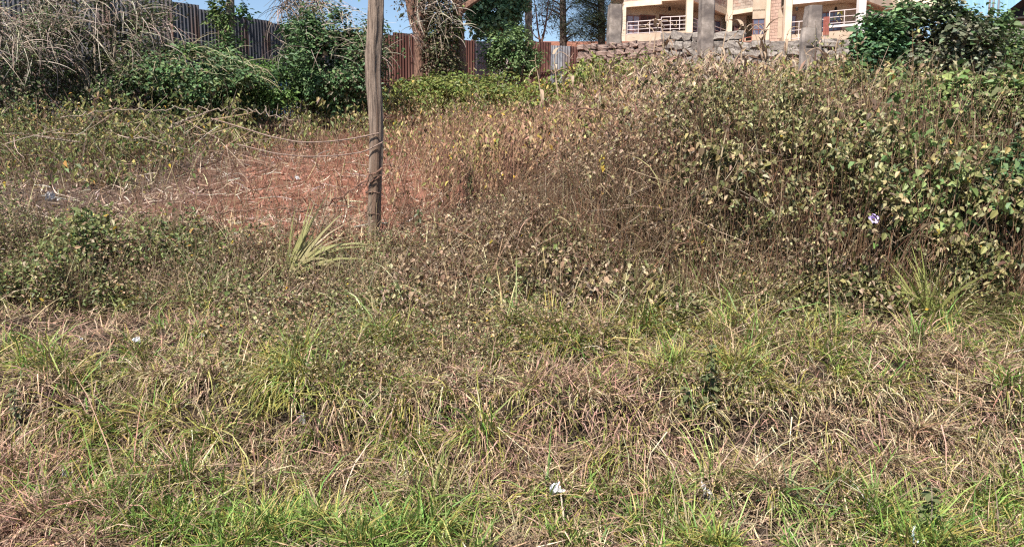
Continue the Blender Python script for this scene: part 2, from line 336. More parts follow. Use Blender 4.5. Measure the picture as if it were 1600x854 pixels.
def zone(px, row):
    out = np.zeros((len(px), 5))
    for s in range(0, len(px), 20000):
        a, c = px[s:s+20000], row[s:s+20000]
        d = ((a[:, None]-ZC[None, :, 0])/75)**2+((c[:, None]-ZC[None, :, 1])/34)**2
        k = np.exp(-d*.5)+1e-7/(1+d); out[s:s+20000] = k@ZC[:, 2:]/k.sum(1, keepdims=True)
    return out
def scatter(n, y0, y1, pad=.75):
    """points over the strip in view between two distances"""
    Yv = y0*(y1/y0)**rng.random(n); Xv = U(-1, 1, n)*(Yv*.615+pad); return Xv, Yv
def strand(Xv, Yv, off=0): return np.stack([Xv, Yv, ground(Xv, Yv)+off], -1)
def slopey(P):                                    # steepness towards the camera
    return (ground(P[:, 0], P[:, 1]+.1)-ground(P[:, 0], P[:, 1]-.1))/.2

# ------------------------------------------------------------------ grass: tufts, thatch, hanging straw
green, straw = Bag(), Bag()
def grow(n_tuft, per, y0, y1, kind):
    tx, ty = scatter(n_tuft, y0, y1); P0 = strand(tx, ty); px, row = proj(P0); z = zone(px, row)
    patch = fbm(tx*1.1, ty*1.6, 21)*1.5+fbm(tx*3.4, ty*4, 31)*1.1
    g = np.clip(z[:, 0]*np.interp(row, [540, 590, 740, 790], [.82, .95, .70, 1.42])+patch*1.2-.02, 0, 1)
    keep = rng.random(n_tuft) < z[:, 4]*np.clip(1.05+fbm(tx*2.2, ty*2.6, 41)*1.6, .15, 1)
    md_ = mound(tx, ty); keep &= md_ > -.10+N(.07, n_tuft); hl = hollow(tx, ty); keep &= rng.random(n_tuft) > hl*.85
    if kind == 'green': keep &= rng.random(n_tuft) < g*1.05
    else: keep &= rng.random(n_tuft) < np.clip(1.1-g, .10, 1)
    P0, z, g, patch, md_ = P0[keep], z[keep], g[keep], patch[keep], md_[keep]; n = len(P0)
    cnt = rng.integers(int(per*.5), int(per*1.5), n); idx = np.repeat(np.arange(n), cnt); m = len(idx)
    size = (np.exp(N(.28, n))*np.clip(1+md_*1.4, .6, 1.5))[idx]; ang = U(0, 2*math.pi, m); rad = .055*np.sqrt(rng.random(m))*size
    P = P0[idx]+np.stack([np.cos(ang)*rad, np.sin(ang)*rad, np.zeros(m)], -1); P[:, 2] = ground(P[:, 0], P[:, 1])-.01
    s = np.clip(slopey(P), -.2, 1); taz = U(0, 2*math.pi, n)[idx]
    hang = np.clip(s*1.6, 0, 1)
    az = ang+N(.5, m); pull = rng.random(m) < .3+.6*hang
    az = np.where(pull, -math.pi/2+N(.6, m), az); az = np.where(rng.random(m) < .25, taz, az)
    L = z[idx, 3]*size*np.exp(N(.3, m)); zz = z[idx]
    if kind == 'green':
        lean = np.abs(N(.35, m))+.25*hang; bend = U(.4, 2.3, m)+hang*.6
        yl = rng.random(m) < np.clip(zz[:, 1]*.9+patch[idx]*.3, 0, .9); c = pick(m, GRN, .2); c[yl] = pick(m, YEL, .2)[yl]
        green.add(*blades(P, az, lean, bend, L*1.0, U(.006, .0115, m), c, 3, tip=c*np.array([1.25, 1.1, .95])))
    else:
        lean = np.abs(N(.5, m))+.1+.3*hang; bend = U(.5, 2.6, m)+hang*.8
        r = rng.random(m); c = pick(m, STR, .28); k = r < .45; c[k] = pick(m, BRN, .28)[k]
        k = r > 1-zz[:, 2]*.95; c[k] = pick(m, PNK, .22)[k]; k = (r > .45) & (rng.random(m) < zz[:, 1]*.55); c[k] = pick(m, YEL, .22)[k]
        straw.add(*blades(P, az, lean, bend, L*1.02, U(.0045, .0095, m), c, 3))
grow(6000, 26, 4.3, 8.6, 'green')
grow(7900, 25, 4.3, 9.0, 'dry')
# thatch lying flat
n = 40000; x, y = scatter(n, 4.3, 9.3); k = rng.random(n) > hollow(x, y)*.3; x, y = x[k], y[k]; n = len(x); P = strand(x, y, 0); P[:, 2] += U(0, .05, n); px, row = proj(P); z = zone(px, row)
c = pick(n, STR, .3); r = rng.random(n); k = r < .68; c[k] = pick(n, BRN, .3)[k]; k = r > 1-z[:, 2]*.6; c[k] = pick(n, PNK, .25)[k]
straw.add(*blades(P, U(0, 6.28, n), U(1.0, 1.55, n), N(.3, n), U(.08, .24, n), U(.004, .009, n), c, 2))
# long straw hanging over the hollows
for a, c, w_, d_ in HOL:
    n = int(480*w_); x = a+N(w_*.8, n); y = c+d_*1.2+np.abs(N(.10, n)); P = strand(x, y); cc = pick(n, STR, .25); k = rng.random(n) < .35; cc[k] = pick(n, YEL, .2)[k]
    straw.add(*blades(P, -math.pi/2+N(.5, n), U(.3, .9, n), U(1.0, 2.2, n), U(.16, .36, n), U(.005, .010, n), cc, 4))
# taller single stalks
n = 800; x, y = scatter(n, 4.6, 9.2); P = strand(x, y, 0); c = pick(n, STR, .2); k = rng.random(n) < .3; c[k] = pick(n, YEL)[k]
straw.add(*blades(P, U(0, 6.28, n), np.abs(N(.6, n))+.1, U(.5, 2.2, n), U(.2, .5, n), U(.006, .012, n), c, 4))
tag(green.obj('green_grass', M['grass']), 'short green and yellowing grass growing over the bank', 'grass', kind='stuff')
tag(straw.obj('dry_grass', M['straw']), 'tangled dry straw grass matted over the bank', 'dry grass', kind='stuff')

# ------------------------------------------------------------------ leafy growth made of stems with leaves
def voids(B, f=2.1): return fbm(B[:, 0]*f+B[:, 1]*.7*f, B[:, 2]*f*1.15-B[:, 1]*.5*f, 87, 2)
def weeds(bag, P0, h, per, LL, LW, stemc, leafc, lean=.35, droop=.3, lo=.2, sr=.0035, oval=True, spread=.05, az=None, segs=2, cut=None, sprig=0):
    n = len(P0); az = U(0, 6.28, n) if az is None else az; ln = np.abs(N(lean, n))
    d = np.stack([np.cos(az), np.sin(az), np.zeros(n)], -1)
    P2 = P0+np.array([0, 0, 1.])*(h*np.cos(ln))[:, None]+d*(h*np.sin(ln))[:, None]
    P1 = P0+(P2-P0)*.5+np.array([0, 0, 1.])*(h*.12)[:, None]+N(.06, (n, 3))*h[:, None]
    bag.add(*stems(P0, P1, P2, sr*U(.7, 1.4, n), sr*.45, stemc, segs))
    cnt = rng.poisson(per*np.clip(h/np.mean(h), .4, 1.8)); idx = np.repeat(np.arange(n), cnt); m = len(idx)
    tt = lo+(1-lo)*np.sqrt(rng.random(m))
    if sprig: nd = rng.integers(0, 5, m); tt = lo+(1-lo)*(nd+.8)/5*.98+N(.015, m)
    t_ = tt[:, None]
    B = P0[idx]*(1-t_)**2+P1[idx]*2*t_*(1-t_)+P2[idx]*t_**2+N(spread, (m, 3))
    if sprig: B = B+N(sprig, (n, 5, 3))[idx, nd]
    if cut is not None:
        k = voids(B) > cut+N(.03, m); B, idx, tt = B[k], idx[k], tt[k]; m = len(idx)
    a = U(0, 6.28, m); dd = np.stack([np.cos(a), np.sin(a), U(-1, .5, m)-droop], -1)
    nor = np.stack([N(.5, m), N(.5, m)-.35, np.full(m, .8)], -1)
    sz = np.exp(np.clip(N(.28, m), -.7, .5))*np.clip(1+fbm(B[:, 0]*.9+5, B[:, 2]*.9+B[:, 1]*.4, 99)*1.6, .6, 1.6); bag.add(*leaves(B, dd, nor, LL*sz, LW*sz, leafc(idx, B, tt), U(.1, .4), oval))
def lf(green, dead, p, yellow=.02):
    def f(idx, B, tt):
        q = p[idx] if hasattr(p, '__len__') else np.full(len(idx), p)
        c = mixpal(np.clip(q+fbm(B[:, 0]*1.5, B[:, 2]*1.8+B[:, 1], 77)*1.7, 0, 1), green, dead); k = rng.random(len(idx)) < yellow; c[k] = pick(len(idx), YLF)[k]; return c
    return f

# small-leaved olive weeds in the middle of the bank
b1 = Bag()
cents = [(640, 500, 130, 55, 1500), (560, 450, 120, 40, 900), (720, 440, 110, 40, 900), (880, 500, 110, 35, 900), (1000, 470, 150, 30, 900), (480, 520, 90, 40, 500), (1250, 470, 130, 30, 600), (600, 580, 120, 25, 260), (1120, 655, 40, 18, 60)]
PX = np.concatenate([c[0]+N(c[2], c[4]) for c in cents]); RW = np.concatenate([c[1]+N(c[3], c[4]) for c in cents])
ok = (PX > -60) & (PX < 1660) & (RW > 385) & (RW < 690); PX, RW = PX[ok], RW[ok]
tab = np.arange(380, 700, 4); tabY = np.array([[GP(p, r)[1] for r in tab] for p in np.arange(-60, 1661, 60)])
ip = np.clip(((PX+60)/60).astype(int), 0, tabY.shape[0]-1); ir = np.clip(((RW-380)/4).astype(int), 0, len(tab)-1); yy = tabY[ip, ir]
P = W(PX, RW, yy); P[:, 2] = ground(P[:, 0], P[:, 1]); n = len(P)
weeds(b1, P, U(.08, .30, n), 8, .028, .017, pick(n, DED), lf([(.15, .17, .06), (.20, .20, .085), (.27, .25, .13), (.12, .14, .05)], STR[1:2]+DED, .68, .01), .5, .2, .1, .002, oval=False, spread=.03)
tag(b1.obj('olive_weeds', M['leaf']), 'small-leaved olive weeds spreading over the middle of the bank', 'weeds', kind='stuff')

# low leafy growth on the left edge of the plot
b2 = Bag(); n = 1900; px = rng.choice([0, 1, 2, 3], n, p=[.3, .3, .25, .15]); px = np.array([40, 160, 290, 420])[px]+N(70, n); yv = U(7.9, 9.6, n)
x = (px-800)/F*yv*1.02; P = strand(x, yv); lmp = fbm(x*1.6, yv*1.6, 57)*1.6; hh = np.interp(px, [-50, 200, 350, 520, 620], [.50, .44, .32, .22, .2])*U(.5, 1.3, n)*np.clip(.9+lmp, .3, 1.5)
k = ~((np.abs(px-480) < 75) & (yv < 8.95)); P, hh, px = P[k], hh[k], px[k]; n = len(P)
weeds(b2, P, hh, 15, .042, .022, pick(n, DED), lf([(.11, .14, .045), (.15, .165, .055), (.19, .19, .075), (.08, .11, .035)], DED, np.interp(px, [0, 300, 520], [.85, .65, .3]), .015), .5, .25, .1, .003, oval=True, spread=.05, cut=-.08)
n = 3000; px = U(-60, 620, n); yv = U(7.7, 9.8, n); P = strand((px-800)/F*yv, yv); c = mixpal(np.interp(px, [0, 350, 600], [.6, .4, .15]), [(.24, .26, .08), (.32, .31, .12), (.17, .22, .06)], STR); k = rng.random(n) < .35; c[k] = pick(n, BRN)[k]
b2.add(*blades(P, U(0, 6.28, n), np.abs(N(.5, n))+.1, U(.6, 2.4, n), U(.2, .62, n)*np.interp(px, [330, 400, 560, 640], [1, .4, .4, .6]), U(.005, .013, n), c, 4))
n = 1500; px = U(-60, 620, n); yv = U(7.9, 9.8, n); P = strand((px-800)/F*yv, yv); P2 = P+np.stack([N(.14, n), N(.14, n), U(.15, .6, n)], -1); b2.add(*stems(P, (P+P2)/2+N(.04, (n, 3)), P2, .003, .0015, mixpal(np.full(n, .5), DED, STR), 2))
tag(b2.obj('low_green_thicket', M['leaf']), 'low dark green leafy thicket at the left edge of the red plot', 'thicket', kind='stuff')

# the big dry thicket right of the pole
CT = ([560, 640, 720, 800, 860, 920, 1000, 1100, 1200, 1300, 1400, 1500, 1600, 1760], [385, 358, 330, 282, 245, 216, 184, 160, 138, 130, 148, 158, 148, 140])
def canopy(px, yv):
    ztop = W(px, np.interp(px, *CT), 11.6)[:, 2]; k = np.clip((yv-7.55)/np.interp(px, [600, 800, 1000, 1250, 1500], [3.2, 2.7, 2.0, 1.5, 1.3]), 0, 1)**np.interp(px, [700, 1300], [.85, .6])
    return k*ztop+(1-k)*(ground((px-800)/F*yv, yv)+.34)
b3 = Bag(); n = 9000; yv = 7.5+4.3*rng.random(n)**1.25; px = U(600, 1760, n); x = (px-800)/F*yv*1.0; P = strand(x, yv)
h = canopy(px, yv)-P[:, 2]; lump = fbm(x*1.1, yv*1.1, 61)*1.1+fbm(x*2.8, yv*2.8, 71)*.8
h = h*np.clip(.9+lump*1.4, .12, 1.22)*U(.45, 1.05, n); keep = (h > .08) & (rng.random(n) < np.interp(px, [600, 700, 850, 1000], [.6, .7, .9, 1])); P, h, px, yv = P[keep], h[keep], px[keep], yv[keep]; n = len(P)
gp = np.interp(px, [600, 850, 1000, 1150, 1300, 1450, 1600], [.36, .30, .46, .58, .66, .85, .95])
stc = mixpal(np.full(n, .6), RST, DED)*.85
for k in (yv < 9.6, yv >= 9.6): weeds(b3, P[k], h[k], 35, .045, .026, stc[k], lf(OLV, DED, gp[k], .008), .42, .6, .10, .0045, oval=bool(yv[k][0] < 9.6), spread=.04, segs=2, cut=-.005, sprig=.10)
n = 1300; px = 1360+380*rng.random(n)**.8; yv = U(7.9, 10.4, n); P = strand((px-800)/F*yv, yv); h = (canopy(px, yv)-P[:, 2])*U(.6, 1.08, n)
weeds(b3, P, np.maximum(h, .15), 17, .06, .04, pick(n, DED), lf([(.13, .19, .06), (.17, .22, .075), (.09, .145, .05), (.23, .26, .10)], WYL, .85, .01), .4, .45, .25, .004, spread=.04, cut=-.14, sprig=.1)
# extra leaves at the top right and yellow-green crowns
n = 1100; px = rng.choice([1120, 1250, 1400, 1500, 1580], n)+N(70, n); yv = U(10.6, 12.2, n); P = strand((px-800)/F*yv, yv); h = (canopy(px, np.minimum(yv, 11.5))-P[:, 2])*U(.85, 1.2, n)
weeds(b3, P, h, 11, .065, .036, pick(n, DED), lf([(.17, .18, .06), (.13, .155, .05), (.22, .21, .07), (.10, .14, .045)], WYL, .65, .03), .22, .35, .7, .004, spread=.06)
# thin bare stems and dead twigs
n = 3600; px = U(600, 1660, n); yv = 7.6+3.6*rng.random(n)**1.2; P = strand((px-800)/F*yv, yv); h = np.maximum(canopy(px, yv)-P[:, 2], .15)*U(.5, 1.12, n); a = U(0, 6.28, n); ln = np.abs(N(.55, n))
P2 = P+np.stack([np.cos(a)*np.sin(ln)*h, np.sin(a)*np.sin(ln)*h, np.cos(ln)*h], -1); P1 = (P+P2)/2+N(.12, (n, 3)); c = mixpal(np.full(n, .65), RST, DED)*.75; k = rng.random(n) < .14; c[k] = pick(n, STR)[k]
b3.add(*stems(P, P1, P2, U(.0022, .0048, n), .0016, c, 2))
n = 9000; px = U(620, 1660, n); yv = U(8.0, 11.6, n); P = strand((px-800)/F*yv, yv); P[:, 2] += np.maximum(canopy(px, yv)-P[:, 2], .1)*U(.1, .95, n)
P2 = P+nrm(N(1, (n, 3)))*U(.12, .65, n)[:, None]; b3.add(*stems(P, (P+P2)/2+N(.03, (n, 3)), P2, .0025, .0012, mixpal(np.full(n, .4), RST, DED), 2))
# long bleached leaves and canes fallen across its face
n = 70; px = U(700, 1640, n); yv = U(7.9, 9.6, n); P = strand((px-800)/F*yv, yv); h = np.maximum(canopy(px, yv)-P[:, 2], .3); a = U(0, 6.28, n); P2 = P+np.stack([np.cos(a)*U(.3, 1.0, n), np.sin(a)*.4, h*U(.5, 1.15, n)], -1); b3.add(*stems(P, (P+P2)/2+np.stack([N(.15, n), N(.1, n), U(.1, .5, n)*h], -1), P2, U(.006, .012, n), .003, pick(n, DED[:2]+RST[:2]), 6, 5))
n = 420; px = U(700, 1640, n); yv = U(7.7, 8.8, n); P = strand((px-800)/F*yv, yv); P[:, 2] += np.maximum(canopy(px, yv)-P[:, 2], .1)*U(.1, .9, n)
b3.add(*blades(P, U(0, 6.28, n), U(.1, 1.4, n), U(-.3, 1.8, n), U(.2, .55, n), U(.009, .020, n), pick(n, STR[1::2]+DED, .2), 4))
# grass blades growing up through its foot
n = 4600; px = 560+1100*rng.random(n)**.7; yv = 7.4+2.0*rng.random(n)**1.6; P = strand((px-800)/F*yv, yv); c = mixpal(np.interp(px, [600, 1000, 1400, 1600], [.12, .3, .6, .6]), [(.16, .20, .06), (.22, .24, .08), (.28, .27, .11)], STR)
b3.add(*blades(P, U(0, 6.28, n), np.abs(N(.4, n)), U(.4, 2.3, n), U(.2, .7, n), U(.006, .014, n), c, 4))
tag(b3.obj('dry_thicket', M['leaf']), 'tall half-dead thicket of brown stems and olive leaves right of the pole', 'thicket', kind='stuff')

# weeds on the plot behind
b4 = Bag(); n = 5200; yv = U(15.2, 28, n); x = U(-1, 1, n)*yv*.64; px = 800+F*x/yv
dens = np.interp(px, [0, 250, 420, 560, 700, 900, 1600], [.9, .7, .7, .8, 1, .9, .5]); near = np.interp(px, [0, 250, 420, 560, 680, 780], [13.6, 15.6, 18, 18.2, 17.5, 15]); keep = (rng.random(n) < dens) & (yv > near+N(.7, n))
yv, x, px = yv[keep], x[keep], px[keep]; P = strand(x, yv); n = len(P); h = U(.4, .95, n)*np.interp(px, [0, 300, 500, 900, 1300], [1, .8, .8, 1.0, 1.25])*np.clip(.8+fbm(x*.9, yv*.9, 91)*2.6, .2, 1.8)
weeds(b4, P, h, 15, .095, .040, mixpal(np.full(n, .4), RST, DED), lf(WYL[1::2]+[(.11, .13, .04), (.28, .24, .10)], [(.31, .205, .125), (.21, .135, .088), (.14, .09, .064)], np.interp(px, [0, 300, 600, 720, 800, 1000], [.85, .85, .75, .55, .45, .55]), .012), .3, .9, .1, .006, oval=False, spread=.11, cut=-.06)
n = 2400; x = U(-11.5, -3, n); yv = U(12.6, 20.5, n); ok = ((800+F*x/yv) < 250+N(60, n)) & (rng.random(n) < np.clip((yv-12.3)/3, 0, 1)); x, yv = x[ok], yv[ok]; P = strand(x, yv); n = len(P)
weeds(b4, P, U(.3, 1.0, n)*np.clip(.85+fbm(x*.9, yv*.9, 95)*2.4, .15, 1.7), 11, .08, .038, pick(n, DED), lf([(.10, .135, .045), (.075, .105, .035), (.15, .17, .055), (.21, .21, .07)], WYL+DED[:2], .8, .03), .5, .6, .1, .006, oval=False, spread=.1)
n = 500; x = U(-9, 5, n); yv = U(24, 29, n); P = strand(x, yv); weeds(b4, P, U(.5, 1.2, n), 22, .11, .06, pick(n, DED), lf([(.17, .20, .05), (.13, .18, .045), (.22, .22, .06)], WYL, .85), .3, .5, .2, .006, oval=False, spread=.13)
n = 3800; x = U(-11, 2.5, n); yv = U(12.5, 22, n); P = strand(x, yv); a = U(0, 6.28, n); h = U(.2, .6, n); P2 = P+np.stack([np.cos(a)*h*.4, np.sin(a)*h*.4, h], -1)
k = rng.random(n) < np.interp(yv, [12, 15, 18], [.15, .35, 1]); b4.add(*stems(P[k], ((P+P2)/2+N(.05, (n, 3)))[k], P2[k], .005, .002, mixpal(np.full(k.sum(), .72), RST, STR), 2))
n = 380; px = U(-40, 380, n); yv = U(14.2, 20, n); P = strand((px-800)/F*yv, yv); P[:, 2] += U(.05, .8, n); P2 = P+nrm(np.stack([N(1, n), N(.5, n), N(.55, n)], -1))*U(.3, 1.0, n)[:, None]; b4.add(*stems(P, (P+P2)/2+N(.07, (n, 3)), P2, U(.004, .009, n), .003, mixpal(np.full(n, .2), DRYV, BRN), 3))
tag(b4.obj('yellowing_weeds', M['leaf']), 'yellowing drooping weeds across the back of the red plot', 'weeds', kind='stuff')

# red orange dry stems left of the thicket
b5 = Bag(); n = 2400; px = 810+N(75, n); yv = U(11.2, 17, n); P = strand((px-800)/F*yv, yv); h = U(.45, 1.2, n); a = U(-.5, 1.2, n); ln = np.abs(N(.45, n))
P2 = P+np.stack([np.cos(a)*np.sin(ln)*h, np.sin(a)*np.sin(ln)*h, np.cos(ln)*h], -1); b5.add(*stems(P, (P+P2)/2+N(.06, (n, 3)), P2, .005, .002, pick(n, [(.34, .19, .12), (.24, .13, .085), (.42, .28, .18), (.18, .10, .07)]), 2))
weeds(b5, P[:1500], h[:1500], 7, .075, .032, pick(1500, RST), lf(WYL, [(.29, .18, .11), (.20, .12, .08), (.36, .245, .15)], .3, .03), .4, .9, .3, .004, oval=False, spread=.07)
tag(b5.obj('dry_stems', M['straw']), 'orange-brown dry standing stems between the pole and the thicket', 'dry stems', kind='stuff')

# maize straw and clods on the plot
b6 = Bag(); n = 8000; yv = U(9.4, 19, n); x = U(-1, .12, n)*yv*.62; P = strand(x, yv, .012); P[:, 2] += U(0, .05, n)
b6.add(*blades(P, U(0, 6.28, n), U(1.15, 1.6, n), N(.35, n), U(.06, .34, n), U(.007, .020, n), mixpal(np.full(n, .42), [(.46, .37, .29), (.54, .45, .37), (.38, .28, .21)], BRN), 3))
n = 350; x = U(-7, 1.2, n); yv = U(9.5, 16, n); P = strand(x, yv); b6.add(*blades(P, U(0, 6.28, n), np.abs(N(.5, n)), U(-.3, .9, n), U(.1, .35, n), U(.008, .018, n), pick(n, STR), 3))
n = 130; yv = U(9.6, 18, n); x = U(-1, .1, n)*yv*.62; P = strand(x, yv, .03); a = U(0, 6.28, n); l_ = U(.12, .45, n); P2 = strand(x+np.cos(a)*l_, yv+np.sin(a)*l_, .03)+np.stack([np.zeros(n), np.zeros(n), np.abs(N(.06, n))], -1)
b6.add(*stems(P, (P+P2)/2+N(.03, (n, 3))+np.array([0, 0, .03]), P2, .010, .007, pick(n, [(.42, .34, .27), (.50, .42, .35), (.34, .25, .19)]), 3, 5))
n = 800; yv = U(9.8, 16.5, n); x = U(-1, .1, n)*yv*.6; P = strand(x, yv); a = U(0, 6.28, n); l_ = U(.1, .5, n); P2 = P+np.stack([np.cos(a)*l_*.4, np.sin(a)*l_*.4, l_], -1); b6.add(*stems(P, (P+P2)/2+N(.03, (n, 3)), P2, .005, .002, mixpal(np.full(n, .85), RST, STR), 2))
tag(b6.obj('maize_straw', M['straw']), 'bleached maize straw strewn over the red soil', 'straw', kind='stuff')
n = 7000; yv = 9.2*(20/9.2)**rng.random(n); x = U(-.5, .35, n)*yv*.62; P = strand(x, yv); s = np.exp(N(.6, n))*.027
oct_ = np.array([(1, 0, 0), (0, 1, 0), (-1, 0, 0), (0, -1, 0), (0, 0, .8), (0, 0, -.8)], float); ot = np.array([(0, 1, 4), (1, 2, 4), (2, 3, 4), (3, 0, 4), (1, 0, 5), (2, 1, 5), (3, 2, 5), (0, 3, 5)])
V = P[:, None]+oct_[None]*s[:, None, None]*U(.6, 1.3, (n, 6, 1))
tag(obj('soil_clods', V.reshape(-1, 3), (np.arange(n)[:, None, None]*6+ot).reshape(-1, 3), M['clod']), 'small red soil clods scattered over the plot', 'soil', kind='stuff')

# ================================================================== THINGS
# ------------------------------------------------------------------ the tall pole
pb = GP(585, 372); PY = pb[1]
def at_pole(px, row): return W(px, row, PY)
path = np.array([at_pole(*q) for q in [(584, 400), (584, 360), (585, 320), (587, 270), (589, 220), (588, 170), (583, 120), (584, 80), (587, 40), (588, 0), (588, -50), (591, -110)]])
tp = np.linspace(0, 1, len(path)); tt = np.linspace(0, 1, 70); path = np.stack([np.interp(tt, tp, path[:, k]) for k in range(3)], -1)
for _ in range(6): path[1:-1] = (path[:-2]+2*path[1:-1]+path[2:])/4
rad = np.interp(tt, [0, .3, .62, .8, 1], [.068, .070, .083, .080, .078]); V, T = tube(path, rad, 20)
ang = np.arange(len(V)) % 20*2*math.pi/20; zz = V[:, 2]; cen = np.repeat(path, 20, 0)
k = 1+.13*np.cos(2*ang+.7+zz*.3)+.07*np.cos(5*ang+zz*.8)+.10*(vnoise(ang*2.2, zz*1.4, 3)-.5)+.16*(vnoise(ang*6, zz*2.0, 5)-.5)+.12*(vnoise(ang*3, zz*9, 8)-.5)*(vnoise(ang*0, zz*1.5, 6) > .55)
V = cen+(V-cen)*k[:, None]; base = path[0]
pole = thing('wooden_pole', 'tall weathered grey timber pole standing at the edge of the red plot', 'pole', base)
obj('shaft', V-base, T, M['pole'], pole, smooth=False)
for q, (px, row) in enumerate([(583, 300), (581, 333)]):
    c = at_pole(px, row)-base; Vr, Tr = tube([c+np.array([math.cos(a)*.082, math.sin(a)*.082, .008*math.sin(a*3)]) for a in np.linspace(0, 6.28, 17)], .008, 5); obj('wire_ring', Vr, Tr, M['wire'], pole)

# ------------------------------------------------------------------ strands of wire and vines at the pole
def strandthing(name, label, cat, pts, r, mat, barbs=0, twist=0, sides=6, twigs=0):
    pts = np.array(pts, float); d = np.linspace(0, 1, len(pts)); q = np.linspace(0, 1, 60)
    c = np.stack([np.interp(q, d, pts[:, k]) for k in range(3)], -1)
    for _ in range(10): c[1:-1] = (c[:-2]+2*c[1:-1]+c[2:])/4
    if twist: c[1:-1] += N(twist, (58, 3))
    o = thing(name, label, cat, c[0]); V, T = tube(c-c[0], r*np.linspace(1.1, .8, 60), sides); obj('strand' if barbs else 'stem', V, T, mat, o)
    L = []
    for i in rng.choice(np.arange(3, 57), barbs, False) if barbs else []:
        dd = nrm(N(1, 3)); L.append(tube([c[i]-c[0]-dd*.03, c[i]-c[0], c[i]-c[0]+dd*.03], [.002, .004, .002], 4))
    for v, t_ in L: obj('barb', v, t_, mat, o)
    for i in rng.choice(np.arange(3, 57), twigs, False) if twigs else []:
        dd = nrm(N(1, 3)+np.array([0, 0, .4])); l = U(.08, .25); v, t_ = tube([c[i]-c[0], c[i]-c[0]+dd*l*.5+N(.015, 3), c[i]-c[0]+dd*l], [r*.6, r*.45, r*.2], 4); obj('twig', v, t_, mat, o)
    return o
Yp = PY-.1
strandthing('wire_strand', 'upper sagging wire strand tied to the pole', 'wire', [W(592, 208, Yp), W(560, 215, Yp), W(520, 221, Yp), W(470, 223, Yp), W(420, 213, Yp), W(380, 200, Yp+.2), W(330, 185, Yp+.6)], .0085, M['palewire'], 9)
strandthing('wire_strand', 'lower sagging wire strand reaching left from the pole', 'wire', [W(598, 222, Yp), W(570, 237, Yp), W(530, 243, Yp), W(480, 245, Yp), W(430, 240, Yp), W(370, 225, Yp+.2)], .008, M['palewire'], 8)
strandthing('dry_vine', 'dark twisted dry vine hanging from the pole down to the soil', 'vine', [W(597, 262, Yp), W(560, 290, Yp), W(520, 315, Yp), W(490, 329, Yp), W(450, 328, Yp), W(400, 325, Yp+.1), W(340, 333, Yp+.2), W(270, 345, Yp+.2)], .011, M['bark'], 0, .012, 6, 22)
strandthing('dry_vine', 'thin second vine crossing below the twisted one at the pole', 'vine', [W(596, 274, Yp), W(570, 288, Yp), W(540, 303, Yp-.1), W(515, 325, Yp-.1), W(480, 345, Yp-.1)], .006, M['bark'], 0, .008, 5, 8)
strandthing('dry_branch', 'thin pale branch lying across the weeds below the left bushes', 'branch', [W(95, 184, 16), W(170, 172, 16.4), W(260, 170, 16.6), W(330, 172, 16.4), W(380, 170, 16.2), W(420, 180, 15.8), W(470, 192, 15.5)], .011, M['greybark'], 0, .03, 6, 14)
strandthing('dry_branch', 'forked stick leaning over the dark gap in the weeds', 'branch', [W(265, 200, 15.2), W(290, 187, 15.2), W(325, 175, 15.2)], .02, M['greybark'], 0, .01, 6, 3)
strandthing('dry_branch', 'pale broken stick slanting among the weeds at the far left', 'branch', [W(55, 212, 12.5), W(85, 217, 12.5), W(125, 222, 12.6)], .014, M['greybark'], 0, .006, 6, 2)
strandthing('dry_branch', 'long arching bare branch over the left end of the dry thicket', 'branch', [W(880, 172, 11.2), W(925, 169, 11.1), W(960, 177, 11.0), W(990, 192, 10.8), W(1030, 215, 10.6), W(1070, 228, 10.4)], .011, M['bark'], 0, .01, 6, 6)
strandthing('dry_branch', 'bare reddish branch lying level across the thicket middle', 'branch', [W(1085, 200, 10.1), W(1150, 206, 10.0), W(1230, 214, 10.0), W(1300, 226, 10.0), W(1340, 222, 10.0)], .010, M['bark'], 0, .012, 6, 8)
strandthing('dry_stalk', 'pale bent reed lying level in the grass right of the purple flower', 'stalk', [W(1415, 336, 8.6), W(1450, 320, 8.55), W(1490, 318, 8.5), W(1530, 322, 8.5), W(1580, 334, 8.6)], .007, M['timber'], 0, .003, 5, 2)

